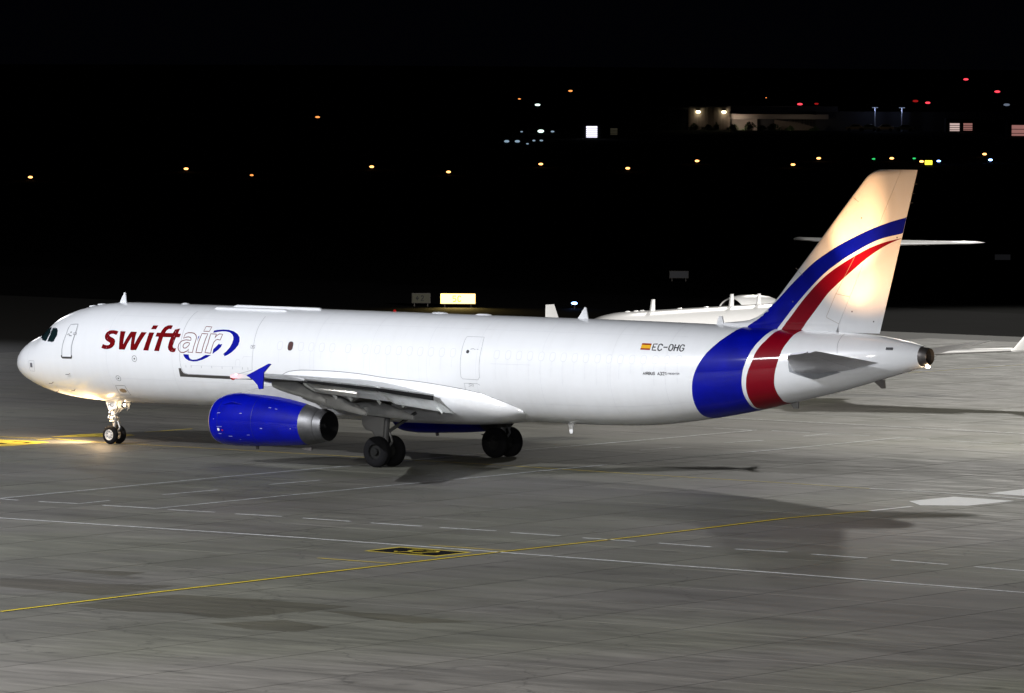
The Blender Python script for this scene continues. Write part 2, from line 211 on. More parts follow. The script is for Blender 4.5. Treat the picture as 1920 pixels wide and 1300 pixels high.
# ------------------------------------------------------------------ baked surface data: (x, arc) on the fuselage, (x, z) on the fin, (x, y) on the ground
DATA = json.loads('''{"s":[[6.777,0.928],[6.633,0.962],[6.473,0.976],[6.305,0.952],[6.178,0.871],[6.13,0.758],[6.139,0.647],[6.181,0.567],[6.256,0.506],[6.377,0.456],[6.463,0.406],[6.46,0.353],[6.398,0.321],[6.311,0.307],[6.187,0.326],[6.093,0.359],[6.034,0.186],[6.171,0.15],[6.338,0.141],[6.502,0.17],[6.629,0.235],[6.715,0.343],[6.731,0.477],[6.699,0.556],[6.632,0.608],[6.533,0.65],[6.411,0.692],[6.361,0.727],[6.376,0.774],[6.445,0.802],[6.554,0.808],[6.722,0.763]],"w":[[6.883,0.941],[7.153,0.941],[7.156,0.707],[7.167,0.371],[7.432,0.941],[7.745,0.943],[7.737,0.709],[7.753,0.387],[7.992,0.938],[8.266,0.936],[8.074,0.54],[7.877,0.151],[7.57,0.153],[7.554,0.712],[7.398,0.41],[7.274,0.152],[6.973,0.154],[6.942,0.501]],"i1":[[8.397,0.937],[8.666,0.937],[8.609,0.594],[8.515,0.157],[8.248,0.159],[8.357,0.549]],"i2":[[8.464,1.274],[8.725,1.284],[8.694,1.09],[8.437,1.088]],"ft":[[9.486,1.3],[9.367,1.321],[9.224,1.303],[9.089,1.219],[9.02,1.076],[8.983,0.944],[8.799,0.942],[8.775,0.763],[8.954,0.756],[8.898,0.461],[8.816,0.155],[9.078,0.152],[9.139,0.451],[9.18,0.755],[9.588,0.758],[9.543,0.554],[9.515,0.341],[9.566,0.221],[9.676,0.146],[9.811,0.132],[9.922,0.163],[9.947,0.312],[9.858,0.297],[9.795,0.316],[9.766,0.367],[9.784,0.455],[9.85,0.767],[10.034,0.77],[10.056,0.935],[9.893,0.936],[9.926,1.179],[9.671,1.115],[9.624,0.948],[9.224,0.941],[9.264,1.065],[9.355,1.133],[9.469,1.122]],"a":[[10.282,0.937],[10.404,0.989],[10.573,1.001],[10.735,0.972],[10.854,0.891],[10.911,0.781],[10.903,0.636],[10.861,0.422],[10.816,0.159],[10.578,0.16],[10.61,0.291],[10.5,0.192],[10.352,0.14],[10.201,0.147],[10.097,0.221],[10.051,0.342],[10.064,0.465],[10.137,0.583],[10.252,0.646],[10.396,0.676],[10.649,0.66],[10.643,0.736],[10.591,0.789],[10.488,0.807],[10.374,0.791],[10.248,0.74]],"a2":[[10.621,0.546],[10.487,0.568],[10.366,0.528],[10.304,0.455],[10.3,0.376],[10.357,0.326],[10.443,0.329],[10.542,0.393],[10.603,0.474]],"j1":[[11.132,0.977],[11.433,0.978],[11.29,0.161],[10.993,0.162]],"j2":[[11.202,1.32],[11.5,1.314],[11.465,1.091],[11.174,1.091]],"r":[[11.582,0.983],[11.874,0.98],[11.866,0.88],[11.85,0.796],[11.917,0.919],[12.019,0.993],[12.198,0.986],[12.15,0.724],[12.015,0.747],[11.916,0.716],[11.845,0.614],[11.806,0.436],[11.753,0.157],[11.462,0.173],[11.565,0.569]],"ring":[[11.681,1.035],[11.691,1.143],[11.858,1.18],[12.145,1.211],[12.428,1.201],[12.711,1.141],[12.951,1.023],[13.099,0.877],[13.148,0.713],[13.116,0.534],[12.995,0.372],[12.82,0.228],[12.635,0.118],[12.466,0.06],[12.453,0.12],[12.388,0.135],[12.559,0.27],[12.708,0.432],[12.789,0.611],[12.81,0.774],[12.776,0.884],[12.683,0.994],[12.52,1.085],[12.312,1.121],[12.099,1.119],[11.878,1.081]],"ring2":[[10.345,0.074],[10.626,0.066],[10.638,-0.035],[10.701,-0.107],[10.829,-0.135],[11.024,-0.117],[11.242,-0.048],[11.499,0.082],[11.779,0.085],[11.587,-0.02],[11.326,-0.119],[11.064,-0.185],[10.847,-0.205],[10.611,-0.175],[10.442,-0.091],[10.368,-0.011]],"ring3":[[12.132,0.58],[12.163,0.536],[12.298,0.559],[12.258,0.434],[12.126,0.308],[11.851,0.134],[11.87,0.325],[12.017,0.461]],"ring4":[[10.975,0.839],[11.037,0.879],[10.993,0.621]],"flagr1":[[32.595,1.329],[33.039,1.325],[33.05,1.247],[32.604,1.254]],"flagy":[[32.604,1.254],[33.05,1.247],[33.064,1.084],[32.616,1.096]],"flagr2":[[32.616,1.096],[33.064,1.084],[33.068,1.011],[32.618,1.026]],"reg":[[[33.314,1.302],[33.142,1.298],[33.17,1.012],[33.352,1.007]],[[33.161,1.153],[33.286,1.152]],[[33.575,1.22],[33.528,1.283],[33.466,1.307],[33.408,1.275],[33.397,1.185],[33.406,1.083],[33.446,1.015],[33.505,0.994],[33.567,1.021],[33.585,1.076]],[[33.636,1.156],[33.823,1.149]],[[33.973,1.289],[34.036,1.251],[34.068,1.145],[34.058,1.043],[34.006,0.987],[33.939,1.005],[33.899,1.078],[33.892,1.201],[33.907,1.278],[33.973,1.289]],[[34.135,1.298],[34.153,0.979]],[[34.301,1.289],[34.303,0.971]],[[34.144,1.142],[34.304,1.133]],[[34.559,1.2],[34.517,1.269],[34.444,1.287],[34.393,1.237],[34.384,1.111],[34.417,1.008],[34.481,0.966],[34.543,0.991],[34.572,1.056],[34.569,1.104],[34.489,1.108]]],"txt0":[[32.926,-0.018],[33.499,-0.037],[33.551,-0.048],[33.986,-0.067],[34.021,-0.041],[34.582,-0.071]],"cw1":[[1.729,2.009],[2.298,1.974],[2.638,1.664],[2.774,1.273],[2.684,0.874],[2.585,0.866],[2.374,1.019]],"cw2":[[2.788,1.564],[3.112,1.398],[3.262,1.218],[3.334,0.956],[3.221,0.687],[3.124,0.666],[2.797,0.79],[2.838,1.061]],"door":[[3.958,1.385],[4.396,1.338],[4.447,1.07],[4.419,0.672],[4.366,0.325],[4.368,-0.171],[3.819,-0.123],[3.813,0.199],[3.837,0.493],[3.914,0.88],[3.912,1.21]],"sill":[[3.763,-0.036],[3.822,-0.042],[3.859,-0.12],[4.339,-0.155],[4.365,-0.078],[4.411,-0.08],[4.405,-0.186],[4.352,-0.229],[3.854,-0.196],[3.779,-0.134]],"hatch":[[1.565,-0.001],[1.965,-0.09],[1.918,-0.766],[1.572,-0.752]],"slot":[[1.654,-0.176],[1.817,-0.196],[1.811,-0.496],[1.648,-0.493]],"doormark":[[[3.984,0.845],[4.026,0.889],[4.135,0.863]],[[4.094,0.806],[4.275,0.774]],[[4.123,0.959],[4.221,0.959]]],"doorbox":[[4.33,0.91],[4.509,0.894],[4.509,0.809],[4.346,0.822]],"port1":[7.78,-0.194],"port2":[6.732,-1.056],"hatch2":[[6.407,-1.424],[6.905,-1.414],[6.892,-1.992],[6.321,-2.005]],"oval":[[6.495,-1.636],[6.657,-1.578],[6.801,-1.605],[6.846,-1.721],[6.746,-1.809],[6.573,-1.831],[6.467,-1.759]],"pitots":[[4.123,-0.892],[2.891,-1.401],[2.842,-2.042],[3.994,-1.772]],"cdl":[[10.206,2.22],[10.154,1.867],[10.139,1.444],[10.135,1.005],[10.154,0.61],[10.165,0.235],[10.156,-0.127],[10.177,-0.391],[10.256,-0.638],[10.465,-0.724]],"cdr":[[13.842,2.03],[13.85,1.726],[13.848,1.416],[13.874,1.037],[13.902,0.643],[13.913,0.179],[13.857,-0.443]],"cds":[[10.056,-0.494],[10.189,-0.49],[10.197,-0.594],[10.273,-0.684],[10.49,-0.737],[12.642,-0.737],[13.786,-0.718],[13.756,-0.823],[12.52,-0.861],[10.054,-0.844]],"ticks":[[[10.453,-0.355],[10.45,-0.454]],[[10.724,-0.355],[10.721,-0.453]],[[11.248,-0.355],[11.245,-0.453]],[[11.789,-0.345],[11.786,-0.443]],[[12.321,-0.349],[12.318,-0.447]],[[12.864,-0.344],[12.861,-0.442]],[[13.376,-0.344],[13.374,-0.442]],[[13.649,-0.344],[13.647,-0.441]]],"cdline":[[10.74,-0.363],[11.862,-0.356],[13.292,-0.338]],"lock":[[13.775,0.554],[13.972,0.561],[13.977,0.444],[13.786,0.437]],"dhatch":[[13.024,-0.294],[13.037,-0.119],[13.113,-0.039],[13.227,-0.048],[13.27,-0.133],[13.241,-0.287]],"dhatch2":[[13.398,-0.021],[13.453,0.085],[13.879,0.077]],"door3":[[24.275,1.336],[25.108,1.336],[25.167,0.908],[25.164,0.453],[25.17,-0.333],[25.084,-0.433],[24.338,-0.421],[24.269,-0.333],[24.246,0.319],[24.237,0.802],[24.243,1.175]],"d3win":[24.536,0.665],"d3mark":[[[24.643,0.767],[24.755,0.799],[24.885,0.769]],[[24.941,0.785],[25.024,0.777]]],"below3":[[[24.37,-0.591],[25.018,-0.583],[25.146,-0.645]],[[24.407,-0.606],[24.383,-0.864]]],"emb":[[24.606,-0.622],[24.69,-0.606],[24.828,-0.624],[24.825,-0.691],[24.715,-0.678],[24.588,-0.704]],"faint":[[[25.709,0.213],[27.628,0.23]]],"win":[15.238,15.769,16.298,16.825,17.352,17.877,18.67,19.521,20.124,20.649,21.183,21.716,22.24,22.77,23.297,23.837,25.955,26.504,27.028,27.553,28.098,28.626,29.155,29.685,30.214,30.762,31.291,31.82,32.357,32.881,33.41,33.929,34.463],"winS":0.597,"Bbl":[[34.869,-2.271],[34.902,-1.73],[34.949,-1.255],[35.021,-0.791],[35.122,-0.31],[35.327,0.27],[35.589,0.816],[35.935,1.408],[36.246,2.052],[36.439,3.031]],"Bbr":[[37.087,-2.312],[37.122,-1.787],[37.129,-1.332],[37.164,-0.904],[37.216,-0.473],[37.297,0.026],[37.414,0.514],[37.523,0.962],[37.637,1.384],[37.762,1.896],[37.841,2.434],[37.882,3.002]],"Brl":[[37.186,-2.436],[37.235,-1.987],[37.271,-1.49],[37.318,-1.037],[37.391,-0.591],[37.486,-0.128],[37.624,0.319],[37.712,0.784],[37.832,1.244],[37.981,1.728],[38.062,2.298],[38.144,2.925]],"Brr":[[38.417,-2.528],[38.461,-1.999],[38.475,-1.513],[38.498,-1.065],[38.571,-0.571],[38.67,-0.009],[38.768,0.53],[38.828,1.059],[38.909,1.479],[38.972,2.085],[39.041,2.61]],"Fbu":[[43.578,10.028],[42.941,9.857],[42.068,9.559],[41.339,9.25],[40.636,8.916],[40.075,8.605],[39.518,8.259],[38.96,7.812],[38.4,7.331],[37.879,6.849],[37.357,6.399],[36.994,6.053],[36.59,5.773]],"Fbl":[[43.424,9.429],[42.51,9.214],[41.84,8.943],[41.508,8.771],[40.875,8.425],[40.082,7.907],[39.525,7.427],[38.968,6.879],[38.489,6.365],[38.21,6.022],[37.93,5.713]],"Fru":[[43.321,9.235],[42.692,9.095],[42.062,8.883],[41.47,8.605],[40.718,8.189],[40.083,7.774],[39.527,7.294],[38.97,6.712],[38.491,6.131],[38.14,5.719]],"Frl":[[43.321,9.235],[42.85,9.049],[42.379,8.808],[41.868,8.482],[41.198,7.968],[40.644,7.523],[40.209,7.146],[39.773,6.635],[39.376,6.157],[38.979,5.678]],"fence":[[25.857,4.166],[26.914,4.645],[27.024,4.624],[26.673,4.286],[26.681,4.18],[26.652,3.706],[26.448,3.683],[26.389,3.834],[26.172,4.024]],"plate":[[39.121,0.783],[39.215,-0.323],[40.114,-1.031],[40.292,-1.05],[41.256,-0.835]],"vent":[[43.005,1.201],[43.26,1.272],[43.294,0.897],[43.037,0.858]],"seam":[[41.01,2.578],[41.011,2.012],[41.029,1.464],[41.126,0.603]],"L1":[[52.48,-60.82],[51.7,-52.78],[51.02,-43.24],[50.57,-36.84],[49.99,-25.93],[49.1,-15.99],[49.4,-11.21]],"L1w":[[49.4,-11.21],[49.3,-8.37]],"L2":[[5.35,0.35],[9.47,0.31],[14.06,0.18],[23.67,-0.11],[27.14,-0.4],[32.06,-0.9],[39.06,-1.27],[43.06,-1.67]],"L2w":[[43.06,-1.67],[44.86,-1.57],[50.39,-2.47]],"L3":[[28.44,-33.68],[41.75,-33.78],[50.23,-34.32],[56.38,-34.85],[62.23,-35.25],[71.65,-36.33]],"dash":[[[22.48,-26.78],[23.4,-26.86]],[[24.4,-26.88],[26.19,-26.72]],[[27.31,-26.79],[29.73,-26.75]],[[30.37,-26.88],[32.42,-26.79]],[[33.44,-26.91],[35.43,-26.84]],[[36.44,-26.95],[38.61,-27.03]],[[39.58,-27.15],[41.82,-27.23]],[[42.65,-27.27],[44.98,-27.23]],[[45.78,-27.47],[47.92,-27.56]],[[48.98,-27.76],[51.2,-27.87]],[[52.21,-27.98],[54.41,-28.14]],[[55.52,-28.35],[57.55,-28.32]],[[58.6,-28.48],[60.82,-28.63]],[[61.84,-28.78],[64.16,-29.07]],[[65.26,-29.21],[67.5,-29.57]]],"L5a":[[22.3,-26.58],[21.23,-14.45],[20.77,-6.84],[20.76,-3.52],[20.09,3.92],[20.04,7.65],[19.77,16.26],[19.36,25.41]],"L5b":[[29.73,-26.75],[29.22,-20.19],[28.9,-14.61],[28.52,-8.68],[28.36,-5.04],[28.07,-1.65],[27.77,5.09],[27.52,15.65],[26.93,25.06]],"dash2":[[[26.14,-26.76],[25.94,-24.83]],[[25.46,-21.3],[25.37,-18.07]],[[25.01,-14.62],[24.92,-11.49]],[[23.59,10.93],[23.73,13.66]],[[23.4,17.11],[23.62,19.69]],[[23.3,23.09],[23.18,25.16]]],"L6":[[8.41,32.13],[13.7,31.85],[21.06,31.56],[29.4,30.96]],"dash3":[[[17.1,25.37],[19.47,25.1]],[[20.11,25.42],[22.17,25.25]],[[23.18,25.16],[25.3,25.08]],[[26.93,25.06],[28.42,24.93]],[[29.67,24.6],[31.73,24.52]],[[32.79,24.52],[34.36,24.5]]],"far":[[[-2.15,70.03],[-2.5,81.76]],[[-1.44,70.69],[4.2,71.09]],[[-3.61,72.02],[-2.11,71.46]]],"hex":[[47.76,-6.22],[47.76,-3.24],[50.59,-3.61],[50.64,-6.75],[49.22,-7.71]],"hex2":[[47.81,-1.05],[47.52,1.92],[47.54,2.09],[49.67,-1.3],[49.47,-1.19]],"s32":[[46.97,-36.69],[46.9,-34.93],[49.73,-35.13],[49.77,-36.85]],"b32":[[46.85,-36.79],[46.65,-34.68],[49.85,-34.96],[49.99,-37.07]],"d3":[[47.72,-36.27],[48.0,-36.42],[48.12,-36.06],[47.98,-35.65],[47.79,-35.82],[47.66,-35.4],[48.09,-35.37]],"d2":[[48.45,-35.65],[48.69,-35.38],[48.97,-35.52],[49.02,-35.81],[48.51,-36.37],[49.2,-36.43]],"ya":[[[47.05,-33.59],[50.24,-33.74]],[[47.51,-40.02],[50.55,-40.16]]],"ydk":[[[-0.33,-1.03],[-0.27,-0.98],[0.93,-0.79],[2.44,-0.96],[2.81,-3.25],[2.72,-4.37],[2.75,-4.52]],[[0.07,1.76],[-0.16,3.93],[0.12,5.01],[1.31,5.43],[2.04,4.88],[2.23,3.69]]],"ydk_l":[[[-1.47,0.39],[-0.01,0.6],[1.14,0.91]],[[1.08,-0.22],[1.01,1.06]],[[1.14,0.91],[2.92,0.35],[5.27,0.42]],[[0.97,6.8],[0.92,9.95]]],"patch":[[[44.83,-52.14],[46.32,-51.56],[48.51,-51.8],[50.7,-50.76],[51.14,-53.25],[51.21,-54.96],[49.49,-54.65],[46.86,-54.44]],[[52.75,-58.03],[52.47,-55.31],[52.69,-53.14],[55.83,-52.86],[58.86,-53.16],[59.02,-56.8],[58.7,-58.4],[56.58,-57.82],[55.2,-58.38]],[[59.42,-59.82],[60.33,-57.61],[62.76,-58.58],[62.85,-60.27],[61.36,-60.47]],[[43.82,-48.5],[46.85,-47.67],[47.2,-49.1],[45.74,-49.05]],[[57.11,-52.95],[59.1,-52.96],[59.22,-55.59]],[[59.26,-54.57],[61.49,-54.19],[64.81,-54.71],[63.77,-56.16],[61.75,-55.68]]],"amb":[[-339.34,389.32],[-362.11,446.56],[-330.27,421.12],[-726.23,930.98],[-355.99,478.48],[-327.0,457.62],[-353.41,513.47],[-1273.87,1776.62],[-327.22,497.84],[-354.33,552.7],[-328.71,539.71],[-355.95,586.53],[-349.1,595.91],[-331.3,576.74],[-361.58,641.26]],"misc":{"green":[[-348.23,589.68],[-346.99,598.79]],"blue":[[-332.16,582.62],[-332.24,596.82],[-62.41,123.91]],"ybox":[[-322.32,564.76]],"cool":[[-487.21,684.25],[-486.13,685.9],[-470.3,667.55],[-492.11,698.78],[-491.34,699.96],[-564.44,798.54],[-566.53,795.07],[-563.16,800.67]],"sign":[[-68.69,120.08]],"sign2":[[-71.38,119.77]],"sign3":[[-85.01,167.25]],"sign4":[[-89.48,216.8]],"win":[[-518.52,752.29]],"win2":[[-529.06,773.98]],"b":[[-590.65,860.91],[-582.77,874.51],[-577.89,882.94],[-566.17,903.17],[-543.19,942.85]]},"wb":[[-518.49,752.34,259],[-537.95,786.29,254],[-529.73,893.82,247.5],[-530.65,899.99,247],[-480.17,839.49,257]]}''')
def pchip(xs, ys):
    n=len(xs); h=[xs[i+1]-xs[i] for i in range(n-1)]; d=[(ys[i+1]-ys[i])/h[i] for i in range(n-1)]
    m=[0.0]*n; m[0]=d[0]; m[-1]=d[-1]
    for i in range(1,n-1):
        if d[i-1]*d[i]>0:
            w1=2*h[i]+h[i-1]; w2=h[i]+2*h[i-1]; m[i]=(w1+w2)/(w1/d[i-1]+w2/d[i])
    def f(x):
        if x<=xs[0]: return ys[0]
        if x>=xs[-1]: return ys[-1]
        i=0
        while xs[i+1]<x: i+=1
        t=(x-xs[i])/h[i]
        return ((1+2*t)*(1-t)**2*ys[i]+t*(1-t)**2*h[i]*m[i]+t*t*(3-2*t)*ys[i+1]+t*t*(t-1)*h[i]*m[i+1])
    return f
# station: x, top z, bottom z, half width, z of greatest width
FUS=[(0.0,3.20,3.16,0.03,3.18),(0.05,3.42,2.97,0.24,3.18),(0.15,3.58,2.82,0.40,3.18),(0.35,3.78,2.65,0.61,3.19),(0.65,3.99,2.49,0.84,3.22),
(1.0,4.17,2.35,1.04,3.26),(1.4,4.33,2.21,1.22,3.31),(1.8,4.50,2.10,1.37,3.37),(2.1,4.76,2.03,1.47,3.42),(2.5,5.08,1.95,1.58,3.49),
(3.0,5.31,1.88,1.70,3.57),(3.6,5.50,1.82,1.80,3.66),(4.3,5.65,1.78,1.88,3.74),(5.2,5.76,1.755,1.945,3.80),(6.2,5.81,1.745,1.972,3.84),(7.0,5.815,1.745,1.975,3.84),
(29.0,5.815,1.745,1.975,3.84),(30.5,5.815,1.77,1.975,3.845),(31.8,5.81,1.82,1.965,3.86),(33.0,5.80,1.93,1.94,3.90),(34.3,5.79,2.11,1.88,3.97),(35.6,5.77,2.33,1.79,4.05),
(36.9,5.75,2.58,1.67,4.15),(38.2,5.73,2.87,1.51,4.27),(39.5,5.71,3.17,1.33,4.41),(40.8,5.68,3.48,1.12,4.56),(42.0,5.61,3.82,0.88,4.71),(43.0,5.50,4.10,0.67,4.80),(43.8,5.37,4.33,0.48,4.85),(44.25,5.27,4.47,0.36,4.87)]
_x=[a[0] for a in FUS]
f_top,f_bot,f_hw,f_zm=[pchip(_x,[a[k] for a in FUS]) for k in (1,2,3,4)]
SR=2.05
def fus(x,s,off=0.0,side=-1):
    th=s/SR; hw=f_hw(x); zm=f_zm(x); h=(f_top(x)-zm) if math.sin(th)>=0 else (zm-f_bot(x))
    c,sn=math.cos(th),math.sin(th)
    ny,nz=c/hw,sn/h; n=math.hypot(ny,nz); ny/=n; nz/=n
    return (x, side*(hw*c+off*ny), zm+h*sn+off*nz)

def fusv(x, s, off=0., side=-1): return Vector(fus(x, s, off, side))

def decal(name, polys, m, parent, off=.004, fn=None, du=.5, dv=.12, side=-1, outward=None):
    """flat paint: polygons (outer, holes...) given in surface coordinates, cut into strips so they follow the curve"""
    fn = fn or (lambda u, v: fusv(u, v, off, side))
    bm = bmesh.new()
    for poly in polys:
        loops = poly if isinstance(poly[0][0], (list, tuple)) else [poly]
        pts = [p for lp in loops for p in lp]
        tris = tessellate_polygon([[Vector((p[0], p[1], 0)) for p in lp] for lp in loops])
        vs = [bm.verts.new((p[0], p[1], 0)) for p in pts]
        for t in tris:
            try: bm.faces.new([vs[i] for i in t])
            except ValueError: pass
    us = [v.co.x for v in bm.verts]; ws = [v.co.y for v in bm.verts]
    for lo, hi, d, ax in ((min(us), max(us), du, 0), (min(ws), max(ws), dv, 1)):
        k = math.floor(lo/d)+1
        while k*d < hi:
            co = Vector((0, 0, 0)); co[ax] = k*d; no = Vector((0, 0, 0)); no[ax] = 1
            bmesh.ops.bisect_plane(bm, geom=bm.verts[:]+bm.edges[:]+bm.faces[:], plane_co=co, plane_no=no); k += 1
    for v in bm.verts: v.co = Vector(fn(v.co.x, v.co.y))
    bm.normal_update()
    want = outward or Vector((0, side, 0))
    s = sum((f.normal.dot(want))*f.calc_area() for f in bm.faces)
    if s < 0: bmesh.ops.reverse_faces(bm, faces=bm.faces[:])
    me = bpy.data.meshes.new(name); bm.to_mesh(me); bm.free(); me.materials.append(m)
    me.polygons.foreach_set('use_smooth', [True]*len(me.polygons))
    o = bpy.data.objects.new(name, me); col.objects.link(o); o.parent = parent
    return o
def stroke_polys(line, w, closed=False, step=.12):
    P = [Vector((p[0], p[1])) for p in line]
    if closed: P.append(P[0])
    Q = [P[0]]
    for a, b in zip(P, P[1:]):
        n = max(1, int((b-a).length/step))
        Q += [a+(b-a)*(i/n) for i in range(1, n+1)]
    out = []
    def nrm(i):
        if closed and i in (0, len(Q)-1): d = (Q[1]-Q[0]).normalized()+(Q[-1]-Q[-2]).normalized()
        else:
            d = Vector((0, 0))
            if i > 0: d += (Q[i]-Q[i-1]).normalized()
            if i < len(Q)-1: d += (Q[i+1]-Q[i]).normalized()
        d = d.normalized() if d.length > 1e-6 else Vector((1, 0))
        return Vector((-d.y, d.x))
    N = [nrm(i) for i in range(len(Q))]
    for i in range(len(Q)-1):
        out.append([Q[i]+N[i]*w/2, Q[i+1]+N[i+1]*w/2, Q[i+1]-N[i+1]*w/2, Q[i]-N[i]*w/2])
    return out
def strokes(name, lines, w, m, parent, off=.005, side=-1, closed=False, fn=None, outward=None):
    fn = fn or (lambda u, v: fusv(u, v, off, side)); V = []; F = []
    for ln in lines:
        for q in stroke_polys(ln, w, closed):
            n = len(V); V += [fn(a.x, a.y) for a in q]; F.append((n, n+1, n+2, n+3))
    o = mesh(name, V, F, m, parent); me = o.data
    want = outward or Vector((0, side, 0))
    if sum(p.normal.dot(want)*p.area for p in me.polygons) < 0: me.flip_normals()
    return o
GLY = {'A': [[(0, 0), (.5, 1), (1, 0)], [(.2, .35), (.8, .35)]], 'I': [[(.5, 0), (.5, 1)]], 'R': [[(0, 0), (0, 1), (.7, 1), (.95, .78), (.7, .5), (0, .5)], [(.5, .5), (1, 0)]],
 'B': [[(0, 0), (0, 1), (.7, 1), (.9, .77), (.7, .53), (0, .53)], [(.7, .53), (1, .27), (.75, 0), (0, 0)]], 'U': [[(0, 1), (0, .25), (.25, 0), (.75, 0), (1, .25), (1, 1)]],
 'S': [[(1, .85), (.75, 1), (.25, 1), (0, .77), (.25, .53), (.75, .47), (1, .25), (.75, 0), (.25, 0), (0, .15)]], '3': [[(0, 1), (1, 1), (.45, .58), (.85, .5), (1, .25), (.7, 0), (.25, 0), (0, .15)]],
 '2': [[(0, .8), (.25, 1), (.75, 1), (1, .75), (0, 0), (1, 0)]], '1': [[(.1, .75), (.55, 1), (.55, 0)]], 'F': [[(0, 0), (0, 1), (1, 1)], [(0, .5), (.8, .5)]],
 'E': [[(1, 0), (0, 0), (0, 1), (1, 1)], [(0, .5), (.8, .5)]], 'G': [[(1, .8), (.75, 1), (.25, 1), (0, .75), (0, .25), (.25, 0), (.75, 0), (1, .25), (1, .48), (.6, .48)]],
 'H': [[(0, 0), (0, 1)], [(1, 0), (1, 1)], [(0, .5), (1, .5)]], 'T': [[(0, 1), (1, 1)], [(.5, 0), (.5, 1)]], 'C': [[(1, .8), (.75, 1), (.25, 1), (0, .75), (0, .25), (.25, 0), (.75, 0), (1, .2)]],
 '5': [[(1, 1), (0, 1), (0, .55), (.7, .6), (1, .3), (.7, 0), (0, 0)]], '<': [[(.5, .9), (0, .5), (.5, .1)], [(0, .5), (1, .5)]]}
def text_lines(txt, x, y, w, h, gap, slope=0):
    out = []
    for ch in txt:
        ww = w*.35 if ch == 'I' else w
        if ch != ' ':
            for ln in GLY[ch]: out.append([(x+(a*ww if ch != 'I' else ww/2), y+b*h+slope*(a*ww)) for a, b in ln])
        x += ww+gap; y += slope*(ww+gap)
    return out

